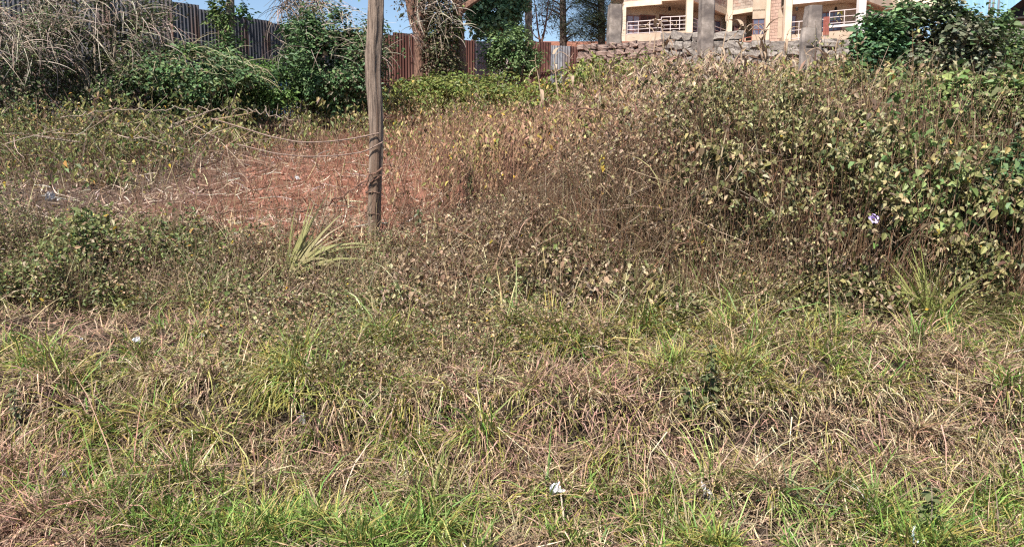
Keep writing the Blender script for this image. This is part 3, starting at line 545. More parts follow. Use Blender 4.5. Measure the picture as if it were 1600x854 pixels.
# ------------------------------------------------------------------ sheet iron fence
def sheetmesh(name, mat, w=.86, waves=8, amp=.016):
    nx_ = waves*4+1; xx = np.linspace(0, w, nx_); yy_ = amp*np.sin(xx/w*waves*2*math.pi); V = []
    for z_ in (0, .5, 1): V += [(a, c, z_) for a, c in zip(xx, yy_)]
    T = [(r*nx_+i_, r*nx_+i_+1, (r+1)*nx_+i_+1, (r+1)*nx_+i_) for r in (0, 1) for i_ in range(nx_-1)]
    return meshdata(name, V, np.array(T), mat)
SH = {k: sheetmesh('sheet', M[k]) for k in ('iron_dark', 'iron_grey', 'iron_rust', 'iron_pale', 'iron_blue', 'iron_sky')}
def fence(label, pts, mats, step=.8, tiers=None, rails=(.45, .8), posts=3):
    pp = np.array([W(px, row, y) for px, row, y in pts]); seg = np.linalg.norm(np.diff(pp[:, :2], axis=0), axis=1); s = np.concatenate([[0], np.cumsum(seg)])
    f = lambda d: np.array([np.interp(d, s, pp[:, k]) for k in range(3)])
    root = thing('sheet_iron_fence', label, 'fence', onG(pp[0][0], pp[0][1])); o0 = np.array(root.location); d = 0; i_ = 0
    while d < s[-1]-.2:
        a, b_ = f(d), f(min(d+step, s[-1]+step)); e = b_-a; rz = math.atan2(e[1], e[0]); z0 = float(ground(a[0], a[1]))-.1; ztop = (a[2]+b_[2])/2+N(.06); px = float(proj(a+e/2)[0])
        mt = mats(px); nrm_ = np.array([e[1], -e[0], 0])/np.linalg.norm(e); off = nrm_*(.012*(i_ % 2))
        if tiers and tiers(px):
            zm = z0+(ztop-z0)*.52; fromme('sheet', SH[mt], root, a-o0+off+np.array([0, 0, zm-a[2]]), (N(.012), 0, rz), (1, 1, ztop-zm)); fromme('sheet', SH[tiers(px)], root, a-o0-off*0-nrm_*.03+np.array([0, 0, z0-a[2]]), (0, 0, rz), (1, 1, zm-z0+.1))
        else: fromme('sheet', SH[mt], root, a-o0+off+np.array([0, 0, z0-a[2]]), (N(.012), 0, rz+N(.01)), (1, 1, ztop-z0))
        if i_ % posts == 0:
            v, t_ = tube([a-o0+nrm_*.07+np.array([0, 0, z0-a[2]-.2]), a-o0+nrm_*.07+N(.02, 3)+np.array([0, 0, ztop-a[2]+.03])], .05, 8); obj('post', v-2*nrm_*.07, t_, M['timber'], root)
        d += step; i_ += 1
    for fr in rails:
        for j in range(len(pp)-1):
            a, b_ = pp[j], pp[j+1]; za = ground(a[0], a[1]); zb = ground(b_[0], b_[1]); e = b_-a; n_ = np.array([e[1], -e[0], 0])/np.linalg.norm(e[:2])*.05*(-1 if fr > .6 else 1)
            A = np.array([a[0], a[1], za+(a[2]-za)*fr])-o0+n_; B = np.array([b_[0], b_[1], zb+(b_[2]-zb)*fr])-o0+n_; v, t_ = tube([A, (A+B)/2+np.array([0, 0, .01]), B], .028, 6); obj('rail', v, t_, M['door'], root)
    return root
fence('dark corrugated iron fence with blue lower sheets behind the left bushes', [(-60, -22, 21.5), (20, -14, 22.2), (140, -8, 23), (262, 3, 24), (345, 22, 25.2), (432, 39, 26.8)], lambda px: 'iron_dark' if px < 300 or px > 350 else 'iron_dark', tiers=lambda px: 'iron_blue' if px > 330 else 'iron_dark')
fence('patched corrugated iron fence of rusty red and pale sheets behind the trees', [(425, 40, 27), (520, 48, 28), (604, 54, 29), (740, 62, 31), (785, 66, 31.8), (905, 70, 33)],
      lambda px: 'iron_dark' if px < 560 else 'iron_rust' if px < 738 else 'iron_pale' if px < 785 else 'iron_rust' if px < 853 else 'iron_grey' if px < 874 else 'iron_rust', rails=(.4, .75))

# ------------------------------------------------------------------ stones
def stonemesh(name, mat, seed):
    r2 = np.random.default_rng(seed); g = np.array([-.5, -.2, .2, .5]); V = []; idx = {}; T = []
    def vid(p):
        k = tuple(np.round(p, 4))
        if k not in idx: idx[k] = len(V); V.append(p)
        return idx[k]
    g = np.array([-.5, 0, .5])
    for ax in range(3):
        for sg in (-.5, .5):
            for i_ in range(2):
                for j in range(2):
                    q = []
                    for a, c in ((0, 0), (1, 0), (1, 1), (0, 1)):
                        p = [0, 0, 0]; p[ax] = sg; p[(ax+1) % 3] = g[i_+a]; p[(ax+2) % 3] = g[j+c]; q.append(vid(p))
                    T.append(q if sg > 0 else q[::-1])
    V = np.array(V, float); ln = np.linalg.norm(V, axis=1, keepdims=True); V = V*(.62+.38*(.5/np.maximum(ln, .5)))+r2.normal(0, .055, V.shape)
    return meshdata(name, V, np.array(T), mat)
ST = [stonemesh('stone', M['stone'], i_) for i_ in range(7)]; ST2 = [stonemesh('stone', M['stone2'], 20+i_) for i_ in range(5)]
def stonewall(label, P, Q, top, depth, sw, shh, meshes, th=.35, coping=True):
    P = np.array(P, float); Q = np.array(Q, float); e = Q-P; L = np.linalg.norm(e[:2]); ex = e/np.linalg.norm(e); n_ = np.array([ex[1], -ex[0], 0]); rz = math.atan2(e[1], e[0])
    o = thing('stone_wall', label, 'wall', (P[0], P[1], P[2]-depth)); o0 = np.array(o.location)
    v, t_ = wallbox(P[:2]-o0[:2], Q[:2]-o0[:2], -.3, depth, th); v[[5, 6], 2] += Q[2]-P[2]; obj('mortar_core', v, t_, M['mortar'], o)
    z_ = depth-shh*.5; r_ = 0
    while z_ > -.1:
        s_ = U(-.3, 0)*sw; hh = shh*U(.85, 1.15)
        while s_ < L:
            w_ = sw*U(.6, 1.5); cx = min(s_+w_/2, L-.05); p = P-o0+ex*cx+n_*(.0+U(-.02, .05)); p[2] = (P[2]-o0[2])-depth+z_+N(.03)+(Q[2]-P[2])*cx/L
            fromme('stone', meshes[rng.integers(len(meshes))], o, p, (N(.12), N(.12), rz+N(.08)), (w_*1.04, .30, hh*U(.85, 1.12))); s_ += w_
        z_ -= shh; r_ += 1
    if coping:
        nC = int(L/1.1)
        for k_ in range(nC):
            p = P-o0+e*((k_+.5)/nC); v, t_ = box((-L/nC/2+.012, -.12, -.05), (L/nC/2-.012, .3, .05)); v = v+N(.012, v.shape); oo = obj('coping_slab', v, t_, M['concrete'], o); oo.location = tuple(p+np.array([0, 0, .05+N(.01)])); oo.rotation_euler = (0, 0, rz)
    return o
A = W(905, 72, 33); B = W(1045, 62, 31.4); B2 = W(1040, 52, 31.2); C = W(1150, 50, 29.2); D = W(1330, 62, 27.5)
stonewall('low reddish rubble stone wall between the rusty fence and the house', A, B, 0, 1.75, .34, .22, ST, coping=False)
stonewall('grey rubble stone wall with rough boulders below the house', B2, C, 0, 1.9, .42, .27, ST2, coping=False)
stonewall('dim grey stone wall behind the dry maize left of the round bush', W(1152, 66, 29), D, 0, 1.5, .42, .27, ST2, coping=False)
stonewall('grey stone retaining wall at the far right behind the shrubs', W(1530, 42, 24), W(1680, 44, 22.5), 0, 1.7, .42, .26, ST2)

# ------------------------------------------------------------------ concrete and timber posts
def post(label, px, r0, r1, Y, wd, mat, name='concrete_post', notch_shade=False, dp=None):
    p0, p1 = W(px, r0, Y), W(px, r1, Y); dp = dp or wd; n_ = 9; zs = np.linspace(min(p0[2], float(ground(p0[0], p0[1]))-.2), p1[2], n_); V = []; o = thing(name, label, 'post', (p0[0], p0[1], zs[0]), .15)
    for i_, z_ in enumerate(zs):
        sh = N(.02*wd, 2); k_ = 1+N(.025)
        if i_ == n_-1: k_ *= .93
        c = wd*.12; a = wd/2*k_; e = dp/2*k_
        V += [(x_+sh[0], y_+sh[1], z_-zs[0]) for x_, y_ in ((-a+c, -e), (a-c, -e), (a, -e+c), (a, e-c), (a-c, e), (-a+c, e), (-a, e-c), (-a, -e+c))]
    V = np.array(V)+N(.008*wd, (n_*8, 3)); t_ = []
    for i_ in range(n_-1):
        for k_ in range(8): p, q = i_*8+k_, i_*8+(k_+1) % 8; t_ += [(p, q, q+8), (p, q+8, p+8)]
    for k_ in range(1, 7): t_.append(((n_-1)*8, (n_-1)*8+k_, (n_-1)*8+k_+1))
    obj('shaft', V, np.array(t_), mat, o)
    if notch_shade:
        h_ = zs[-1]-zs[0]; v, tt_ = box((-wd*.28, -dp/2-.012, h_-.36), (wd*.3, -dp/2+.03, h_-.325)); obj('notch_shade', v, tt_, M['roof'], o)  # dark bar on the face; its colour paints the shade of a slot
    return o
post('broad brown concrete gate pillar at the left end of the house', 960, 66, 8, 33, .50, M['concrete'])
post('rough grey concrete pillar rising above the grey stone wall', 1103, 55, -12, 29.8, .46, M['concrete'])
post('grey concrete pillar with creeper in front of the house balcony', 1268, 66, 10, 27, .46, M['concrete'])
post('leaning timber post with a slot among the dry maize', 1261, 110, 44, 16.2, .30, M['concrete'], 'timber_post', True, .16)

# ------------------------------------------------------------------ the house
HY = 80.0
def H(px, Y): return W(px, 47, Y)[:2]
zf = float(W(1076, 49, HY)[2]); zs_ = float(W(1076, 1, HY)[2]); zt = zs_+3.2          # floor, slab soffit, upper floor top
bh = .55
a0 = H(955, 83); a1 = H(974, 82); a2 = H(1033, 80.2); a3 = H(1076, 79.4); a4 = H(1137, 89); a5 = H(1175, 86.5); a6 = H(1197, 86); a7 = H(1219, 85); a8 = H(1228, 82.5); a9 = H(1342, 78.5); a10 = H(1400, 86); a11 = H(1500, 84)
house = thing('apartment_house', 'cream two-storey house with block walls and railed balconies above the wall', 'house', (a3[0], a3[1], zf-1.2)); ho = np.array(house.location)
def hw(name, p, q, z0, z1, mat, th=.25, out=0., parent=None):
    v, t_ = wallbox(p, q, z0, z1, th, out); return obj(name, v-ho, t_, M[mat], parent or house)
back = lambda p, d: np.array([p[0], p[1]+d])
dpt = 3.2
# floor and upper slab
outline = [a1, a2, a3, a4, a5, a6, a7, a8, a9, a10, a11]
far = [np.array([a11[0], 97]), np.array([a1[0], 97])]
def slab(name, z0, z1, mat):
    P_ = np.array(outline+far); n_ = len(P_); V = np.array([(x_, y_, z0) for x_, y_ in P_]+[(x_, y_, z1) for x_, y_ in P_])-ho
    me = bpy.data.meshes.new(name); me.from_pydata([tuple(v) for v in V], [], [tuple(range(n_))[::-1], tuple(range(n_, 2*n_))]+[(i_, (i_+1) % n_, n_+(i_+1) % n_, n_+i_) for i_ in range(n_)]); me.materials.append(M[mat])
    o = bpy.data.objects.new(name, me); link(o, house); return o
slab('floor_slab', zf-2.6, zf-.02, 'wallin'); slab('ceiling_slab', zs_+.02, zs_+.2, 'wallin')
slab('roof_slab', zt, zt+.25, 'cream')
# beams and upper block walls round the outline
def blocks(parent, p, q, z0, z1, bw=.62, bhh=.30, mat='block', out=.02):
    p = np.array(p); q = np.array(q); L = np.linalg.norm(q-p); e = (q-p)/L; rows_ = max(1, int(round((z1-z0)/bhh)))
    for r_ in range(rows_):
        s_ = -bw*.5*(r_ % 2)
        while s_ < L-.05:
            x0, x1 = max(s_, 0), min(s_+bw, L)
            if x1-x0 > .08:
                v, t_ = wallbox(p+e*(x0+.012), p+e*(x1-.012), z0+r_*bhh+.012, z0+(r_+1)*bhh-.012, .1, out+U(0, .02)); obj('block', v-ho, t_, M[mat if rng.random() < .7 else 'blockp'], parent)
            s_ += bw
for (p, q, lo_, blk, hb) in ((a1, a2, zs_-.30, 1, .50), (a2, a3, zs_-.02, 0, .55), (a3, a4, zs_-.02, 1, .62), (a4, a5, zs_+.0, 1, .42), (a8, a9, zs_+.0, 0, .55), (a9, a10, zs_-.1, 0, .8), (a10, a11, zs_-.1, 0, .8)):
    hw('beam', p, q, lo_, lo_+hb, 'white' if p is a8 else 'cream', .3, .06)
    u_ = hw('upper_wall', p, q, lo_+hb+.003, zt-.003, 'mortar' if blk else 'cream', .22)
    if blk: blocks(u_, p, q, lo_+hb+.01, lo_+hb+1.6)
# recessed ground-floor back wall
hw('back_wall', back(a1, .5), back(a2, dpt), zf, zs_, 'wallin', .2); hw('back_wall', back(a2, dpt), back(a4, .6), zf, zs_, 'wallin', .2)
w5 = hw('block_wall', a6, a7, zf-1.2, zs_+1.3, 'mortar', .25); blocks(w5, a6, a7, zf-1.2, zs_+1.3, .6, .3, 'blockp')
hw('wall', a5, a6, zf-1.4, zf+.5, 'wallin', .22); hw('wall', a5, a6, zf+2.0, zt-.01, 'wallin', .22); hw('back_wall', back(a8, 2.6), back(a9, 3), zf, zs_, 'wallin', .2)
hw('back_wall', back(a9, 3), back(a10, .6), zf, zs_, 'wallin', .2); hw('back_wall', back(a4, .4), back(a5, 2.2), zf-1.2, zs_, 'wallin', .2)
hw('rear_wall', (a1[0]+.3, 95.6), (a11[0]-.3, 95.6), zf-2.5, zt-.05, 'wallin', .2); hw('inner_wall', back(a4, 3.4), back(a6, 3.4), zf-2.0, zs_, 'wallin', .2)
# columns
def colm(p, z0, z1, wd, mat):
    v, t_ = box((-wd/2, -wd/2, z0), (wd/2, wd/2, z1)); v[:, 0] += p[0]; v[:, 1] += p[1]-.1; obj('column', v-ho, t_, M[mat], house)
colm(a3, zf-.6, zt-.01, .55, 'cream'); colm(a4-np.array([.0, .25]), zf-1.4, zt-.01, .55, 'cream'); colm(a6-np.array([0, .2]), zf-1.2, zt-.01, .4, 'cream'); colm(a8-np.array([0, .2]), zf-1.2, zt-.01, .62, 'cream'); colm(a9-np.array([0, .15]), zf-.4, zt-.01, .62, 'white'); colm(a1-np.array([0, -.1]), zf-1, zs_-.3, .4, 'cream')
# windows and doors
def opening(name, p, q, z0, z1, out, glass='glass', bars=1, hbars=1, fr='frame', y=0.):
    p = np.array(p)+np.array([0, y]); q = np.array(q)+np.array([0, y]); o = hw('window' if name == 'w' else 'door', p, q, z0, z1, glass, .05, out); e = q-p
    for k_ in range(bars+2):
        c = p+e*k_/(bars+1); d_ = e/np.linalg.norm(e)*.035; hw('frame', c-d_, c+d_, z0, z1, fr, .07, out+.03, o)
    for k_ in range(hbars+2):
        z_ = z0+(z1-z0)*k_/(hbars+1); hw('frame', p, q, z_-.035, z_+.035, fr, .07, out+.035, o)
b0, b1_ = back(a1, .5), back(a2, dpt)
mixp = lambda f: b0+(b1_-b0)*f
opening('w', mixp(.12), mixp(.5), zf-.3, zs_-.95, .03, 'glassp', 1, 2); opening('d', mixp(.52), mixp(.98), zf, zs_-.85, .03, 'door', 1, 0)
c0, c1 = back(a2, dpt), back(a4, .6); mc = lambda f: c0+(c1-c0)*f
opening('d', mc(.05), mc(.36), zf, zs_-.7, .03, 'door', 1, 1); opening('w', mc(.42), mc(.9), zf, zs_-.6, .03, 'glass', 2, 1)
opening('w', a5+(a6-a5)*.05, a5+(a6-a5)*.85, zf+.5, zf+2.0, -.1, 'glass', 1, 2, 'frame')
d0, d1 = back(a8, 2.6), back(a9, 3); md = lambda f: d0+(d1-d0)*f
opening('w', md(.08), md(.27), zf, zs_-.7, .03, 'glassp', 0, 1, 'frame'); opening('d', md(.42), md(.54), zf, zs_-.6, .03, 'door', 0, 0); opening('w', md(.6), md(.93), zf+.3, zs_-.7, .03, 'glass', 2, 1)
opening('w', back(a9, 3)+(back(a10, .6)-back(a9, 3))*.2, back(a9, 3)+(back(a10, .6)-back(a9, 3))*.7, zf+.2, zs_-.5, .03, 'glass', 1, 1)
e0, e1 = back(a4, .4), back(a5, 2.2); opening('d', e0+(e1-e0)*.2, e0+(e1-e0)*.9, zf-1.2, zs_-1.0, .03, 'door', 1, 0)
# railings
def railing(p, q, z0, mat, hgt=1.15, n_=3, posts=4):
    p = np.array(p); q = np.array(q); o = None; P3 = lambda f, z_: np.array([*(p+(q-p)*f), z_])-ho
    v, t_ = tube([P3(0, z0+hgt), P3(.5, z0+hgt), P3(1, z0+hgt)], .04, 6); o = obj('railing', v, t_, M[mat], house)
    for k_ in range(n_): z_ = z0+hgt*(k_+.25)/(n_+.25)*1.0; v, t_ = tube([P3(0, z_), P3(.5, z_), P3(1, z_)], .03, 6); obj('rail', v, t_, M[mat], o)
    for f in np.linspace(0, 1, posts): v, t_ = tube([P3(f, z0-.05), P3(f, z0+hgt*.5), P3(f, z0+hgt)], .035, 6); obj('rail_post', v, t_, M[mat], o)
railing(a1+(a2-a1)*.1, a2, zf-.1, 'palerail'); railing(a2, a3, zf+.1, 'palerail'); railing(a3, a4, zf+.05, 'palerail', posts=6); railing(a4+(a5-a4)*.1, a5, zf-1.0, 'redrail', 1.3)
railing(a8, a8+(a9-a8)*.55, zf-.6, 'palerail', 1.7, 2); railing(a8+(a9-a8)*.60, a9, zf+.55, 'palerail', 1.2, 2, 3); railing(a9, a10, zf+.5, 'palerail', 1.3, 2, 5)
hw('kerb_beam', a8+(a9-a8)*.6, a9, zf+.32, zf+.5, 'white', .25, .05)
for k_ in range(7):
    f = .52+.012*k_; c = a8+(a9-a8)*f; v, t_ = tube([np.array([c[0], c[1]-.1, zf-.3])-ho, np.array([c[0], c[1]-.1, zf+1.3])-ho], .03, 5); obj('gate_bar', v, t_, M['redrail'], house)
for px_ in (1046, 1245, 1306):
    c = W(px_, 15, 81.5); v, t_ = tube([c-ho+np.array([0, 0, .25]), c-ho+np.array([0, 0, .1]), c-ho-np.array([0, 0, .1])], [.05, .14, .12], 8); obj('lamp_bulb', v, t_, M['roof'], house)

# light-blue shed and the dark roof at the right
sh = thing('blue_shed', 'light blue corrugated iron shed behind the round bush', 'shed', (*H(1530, 60), 4)); s0 = np.array(sh.location)
p0, p1 = H(1488, 60), H(1640, 58); nS = 9
for k_ in range(nS):
    a = p0+(p1-p0)*k_/nS; L_ = np.linalg.norm(p1-p0)/nS; fromme('sheet', SH['iron_sky'], sh, (a[0]-s0[0], a[1]-s0[1]+.012*(k_ % 2), 0), (0, 0, math.atan2(p1[1]-p0[1], p1[0]-p0[0])), (L_/.84, 1, 12))
for px_ in (1538, 1544, 1552): c = H(px_, 59); v, t_ = tube([np.array([c[0], c[1]-.4, 4.])-s0, np.array([c[0], c[1]-.4, 16.])-s0], .06, 6); obj('pipe', v, t_, M['iron_grey'], sh)
ht = thing('hut', 'dark sooty sloping hut roof at the right edge', 'hut', (*W(1640, 60, 40)[:2], 4)); h0 = np.array(ht.location)
R0, R1, R2, R3 = W(1556, 31, 40), W(1615, -14, 40), W(1760, -60, 44), W(1760, 20, 42)
V = np.array([R0, R1, R2, R3]); V = np.concatenate([V, V+np.array([.1, .5, -.15])])-h0; _, t_ = box((0, 0, 0), (1, 1, 1)); obj('roof', V, t_, M['roof'], ht)
v, t_ = wallbox(W(1575, 36, 41)[:2], W(1760, 36, 43)[:2], 4, float(W(1575, 30, 41)[2]), .25); obj('wall', v-h0, t_, M['mortar'], ht)

# ------------------------------------------------------------------ trees and bushes
def limb(o, name, pts, r, mat, sides=8):
    pts = np.array(pts, float); d = np.linspace(0, 1, len(pts)); q = np.linspace(0, 1, max(10, 3*len(pts))); c = np.stack([np.interp(q, d, pts[:, k]) for k in range(3)], -1)
    for _ in range(3): c[1:-1] = (c[:-2]+2*c[1:-1]+c[2:])/4
    rr = np.interp(q, np.linspace(0, 1, len(r)), r); V, T = tube(c, rr*(1+N(.06, len(q))), sides); return obj(name, V, T, mat, o)
def crown(bag, c, rad, n, LL, LW, pal, clumps=60, clr=.22, droop=.35, zmin=None, hollow=.35, pal2=None, p2=0, oval=False, outw=.8):
    c = np.array(c, float); rad = np.array(rad, float); d = nrm(N(1, (clumps, 3))); rr = (hollow+(1-hollow)*rng.random(clumps)**.5)*np.exp(N(.10, clumps))
    cc = c+d*rr[:, None]*rad; idx = rng.integers(0, clumps, n); s = np.exp(N(.3, clumps))[idx]
    off = N(clr, (n, 3))*rad*s[:, None]; P = cc[idx]+off
    if zmin is not None: k_ = P[:, 2] > (zmin(P[:, 0], P[:, 1]) if callable(zmin) else zmin); P, idx, off = P[k_], idx[k_], off[k_]; n = len(P)
    o_ = nrm((P-c)/rad); a = U(0, 6.28, n); dd = np.stack([np.cos(a), np.sin(a), U(-.6, .5, n)-droop], -1)+o_*.5; nor = o_*outw+nrm(off)*.4+np.array([0, 0, .8])+N(.35, (n, 3))
    col = pick(n, pal, .2); shade = np.exp(N(.12, clumps))[idx]; col = col*shade[:, None]
    if pal2 is not None: k_ = rng.random(n) < (p2(P) if callable(p2) else p2); col[k_] = pick(n, pal2, .2)[k_]
    sz = np.exp(N(.28, n)); bag.add(*leaves(P, dd, nor, LL*sz, LW*sz, col, .25, oval))
def vines(bag, c, rad, n, l, r, pal, zlo):
    c = np.array(c); rad = np.array(rad); d = nrm(N(1, (n, 3))); d[:, 2] = np.abs(d[:, 2]); d[:, 1] = -np.abs(d[:, 1]); P = c+d*rad*U(.85, 1.08, n)[:, None]
    t_ = nrm(np.stack([N(.6, n)+.25, N(.2, n)-.2, U(-1, .3, n)], -1)); L_ = l*U(.4, 1.4, n)[:, None]; P2 = P+t_*L_; P1 = (P+P2)/2+nrm(d)*L_*.18+np.array([0, 0, .12])*L_
    bag.add(*stems(P, P1, P2, r*U(.6, 1.5, n), r*.4, pick(n, pal, .25), 4))
gz = lambda x_, y_: ground(x_, y_)+.02
def bush(name, label, cat, px, Y, rowtop, rowbot, wpx, build, group=None, dpt=None):
    c = W(px, (rowtop+rowbot)/2, Y); h_ = abs(W(px, rowtop, Y)[2]-W(px, rowbot, Y)[2])/2; rx = wpx/2/F*Y; o = thing(name, label, cat, onG(c[0], c[1]), 0, group); bag = Bag(); build(bag, c, np.array([rx, dpt or rx*.8, h_]))
    bag.obj('foliage', M['leaf'], o).matrix_parent_inverse = Matrix.Translation(-Vector(o.location)); g0 = np.array(o.location)
    for k_ in range(5):
        e_ = c+nrm(N(1, 3))*np.array([rx, rx*.6, h_])*.6; limb(o, 'stem', [np.array([N(.2), N(.15), -.1]), (e_-g0)*.5+N(.15, 3), e_-g0], [.06, .04, .015], M['greybark'], 6)
    return o
DRYV = [(.36, .29, .23), (.28, .22, .17), (.44, .37, .30), (.20, .155, .115)]
def dryb(bag, c, r):
    crown(bag, c, r, 17000, .085, .04, [(.15, .12, .085), (.10, .085, .06), (.21, .17, .125), (.09, .105, .05)], 75, .11, .4, gz, pal2=[(.09, .14, .05), (.07, .11, .035), (.13, .18, .06)], p2=.34)
    vines(bag, c, r, 330, .75, .008, [(.28, .22, .17), (.20, .155, .115), (.36, .30, .235)], 0)
bush('creeper_bush', 'large grey-brown bush smothered in dry hanging creeper stems', 'bush', 150, 21.3, -25, 178, 250, dryb)
bush('creeper_bush', 'dull brown creeper-covered bush at the left edge', 'bush', 10, 20.5, 15, 190, 180, lambda bg_, c, r: (crown(bg_, c, r, 10000, .085, .04, [(.20, .155, .11), (.15, .12, .085), (.12, .14, .06)], 80, .18, .4, gz, pal2=BSH, p2=.3), vines(bg_, c, r, 380, .7, .008, DRYV, 0)))
bush('leafy_bush', 'green leafy bush with creeper stalks in front of the dark fence', 'bush', 300, 21.6, 72, 182, 225, lambda bg_, c, r: (crown(bg_, c, r, 15000, .10, .055, BSH+[(.12, .17, .05)], 60, .13, .4, gz, pal2=[(.15, .13, .08)], p2=.1), vines(bg_, c, r, 160, .7, .007, [(.22, .2, .10), (.28, .25, .14)], 0)))
bush('leafy_bush', 'bright green low bush to the left of the big creeper mound', 'bush', 400, 23, 100, 172, 110, lambda bg_, c, r: crown(bg_, c, r, 5000, .10, .055, [(.09, .16, .04), (.12, .19, .05), (.07, .13, .035)], 40, .2, .3, gz))
bush('leafy_bush', 'big dark green creeper mound left of the pole', 'bush', 520, 23.5, 14, 178, 178, lambda bg_, c, r: (crown(bg_, c, r, 21000, .10, .06, BSH, 80, .12, .4, gz, pal2=[(.16, .15, .09), (.2, .17, .11)], p2=lambda P: np.clip((P[:, 0]-c[0])/r[0]*.35+.12, .03, .5)), vines(bg_, c, r, 110, .6, .006, DRYV, 0)))
bush('dry_shrub', 'pale dry twiggy shrub top behind the creeper mound', 'shrub', 478, 25, -25, 60, 70, lambda bg_, c, r: (crown(bg_, c, r, 1600, .08, .04, [(.3, .22, .16), (.22, .16, .11)], 30, .2, .3, None), vines(bg_, c, r, 220, .9, .010, [(.34, .25, .19), (.25, .18, .13)], 0)))
bush('leafy_bush', 'yellow-green low bush at the foot of the tree trunks', 'bush', 715, 26.5, 118, 165, 160, lambda bg_, c, r: crown(bg_, c, r, 5500, .11, .06, [(.17, .20, .05), (.22, .23, .07), (.12, .17, .04)], 45, .2, .3, gz))
bush('leafy_bush', 'dense green bush hanging over the pale and rusty fence sheets', 'bush', 800, 29.8, 42, 126, 88, lambda bg_, c, r: crown(bg_, c, r, 6000, .11, .06, [(.10, .16, .06), (.13, .20, .075), (.16, .22, .09)], 45, .14, .4, gz))
def rbush(bag, c, r):
    crown(bag, c, r, 15000, .085, .06, [(.10, .165, .065), (.13, .20, .08), (.075, .13, .05), (.16, .23, .10)], 120, .11, .25, gz, hollow=.5, pal2=BGR, p2=lambda P: np.clip(1.0-((P[:, 0]-c[0]-.1)/r[0])**2*1.0-np.clip((P[:, 2]-c[2])/r[2]-.35, 0, 1)*1.1, 0, .9), oval=True)
bush('round_bush', 'large round bush with grey-green leaves in front of the blue shed', 'bush', 1448, 15.5, 2, 170, 200, rbush)
bush('leafy_bush', 'dark green shrub growing at the left side of the round bush', 'bush', 1366, 15.0, 36, 160, 80, lambda bg_, c, r: crown(bg_, c, r, 6000, .09, .055, [(.06, .12, .06), (.08, .16, .075), (.10, .17, .06)], 45, .15, .3, gz))
bush('leafy_bush', 'low green shrub at the foot of the right stone wall', 'bush', 1565, 17.5, 52, 140, 130, lambda bg_, c, r: crown(bg_, c, r, 6000, .09, .055, [(.08, .13, .04), (.11, .15, .05), (.06, .10, .035)], 55, .18, .3, gz))
bush('leafy_bush', 'leafy broad-leaved green plant mass at the far right of the thicket', 'bush', 1535, 9.6, 128, 240, 190, lambda bg_, c, r: crown(bg_, c, r, 4200, .09, .062, [(.16, .22, .07), (.21, .25, .09), (.12, .18, .06)], 50, .2, .3, gz, oval=True))
bush('leafy_bush', 'dark green leafy bush low at the right edge of the thicket', 'bush', 1590, 8.3, 235, 350, 150, lambda bg_, c, r: crown(bg_, c, r, 3400, .06, .04, [(.06, .12, .055), (.08, .15, .06), (.12, .17, .065)], 50, .22, .3, gz, oval=True))

def tree(name, label, trunk, tr, limbs, crowns, mat, cat='tree', leafmat='leaf', build=None):
    P_ = np.array([W(*q) for q in trunk]); P_[0, 2] = min(P_[0, 2], float(ground(P_[0, 0], P_[0, 1]))-.1); o = thing(name, label, cat, P_[0]); g0 = P_[0]; limb(o, 'trunk', P_-g0, tr, mat, 12)
    for pts, r in limbs: limb(o, 'limb', np.array([W(*q) for q in pts])-g0, r, mat, 7)
    bag = Bag()
    for kw in crowns:
        kw = dict(kw); px, row, Y, rx, ry, rz_ = kw.pop('at'); crown(bag, W(px, row, Y), (rx, ry, rz_), **kw)
    if build: build(bag)
    if bag.V: bag.obj('crown', M[leafmat], o, None).matrix_parent_inverse = Matrix.Translation(-Vector(o.location))
    return o
Yt = 27.5
tree('creeper_tree', 'thick brown tree trunk wrapped in dry creeper behind the pole', [(656, 150, Yt), (655, 110, Yt), (656, 70, Yt), (655, 40, Yt), (652, 0, Yt), (648, -60, Yt), (645, -450, Yt)], [.19, .16, .17, .21, .24, .22, .18],
     [([(660, 60, Yt), (672, 20, Yt), (685, -40, Yt), (692, -400, Yt)], [.13, .12, .10, .08]), ([(655, 55, Yt), (640, 20, Yt), (632, -60, Yt)], [.15, .12, .1])],
     [dict(at=(690, 72, Yt-.1, .48, .4, 1.6), n=6000, LL=.10, LW=.055, pal=[(.14, .14, .07), (.10, .12, .05), (.18, .15, .09)], clumps=70, clr=.25, pal2=[(.22, .16, .11)], p2=.3),
      dict(at=(668, -10, Yt, 1.0, .8, .8), n=1500, LL=.10, LW=.05, pal=[(.12, .10, .07), (.16, .11, .08), (.07, .09, .04)], clumps=40, clr=.3), dict(at=(645, -480, Yt+1, 2.2, 2, 2), n=7000, LL=.14, LW=.08, pal=BSH, clumps=70, clr=.2)], M['bark'],
     build=lambda bg_: vines(bg_, W(676, 60, Yt-.2), (.7, .5, 1.7), 130, .8, .009, DRYV, 0))
tree('slim_tree', 'slim reddish brown tree trunk with a side branch to the right', [(724, 160, Yt+.5), (722, 120, Yt+.5), (720, 80, Yt+.5), (716, 40, Yt+.5), (713, 0, Yt+.5), (710, -80, Yt+.5), (700, -450, Yt+.5)], [.20, .18, .17, .16, .15, .12, .08],
     [([(716, 22, Yt+.5), (730, 8, Yt+.5), (750, -4, Yt+.5), (780, -20, Yt+.5)], [.13, .11, .09, .06])],
     [dict(at=(700, -480, Yt+1.5, 2.0, 2.0, 1.6), n=6000, LL=.14, LW=.08, pal=BSH, clumps=60, clr=.2), dict(at=(706, 48, Yt+.3, .35, .35, .45), n=500, LL=.14, LW=.09, pal=[(.16, .22, .06), (.12, .18, .05)], clumps=12, clr=.4)], M['bark'])
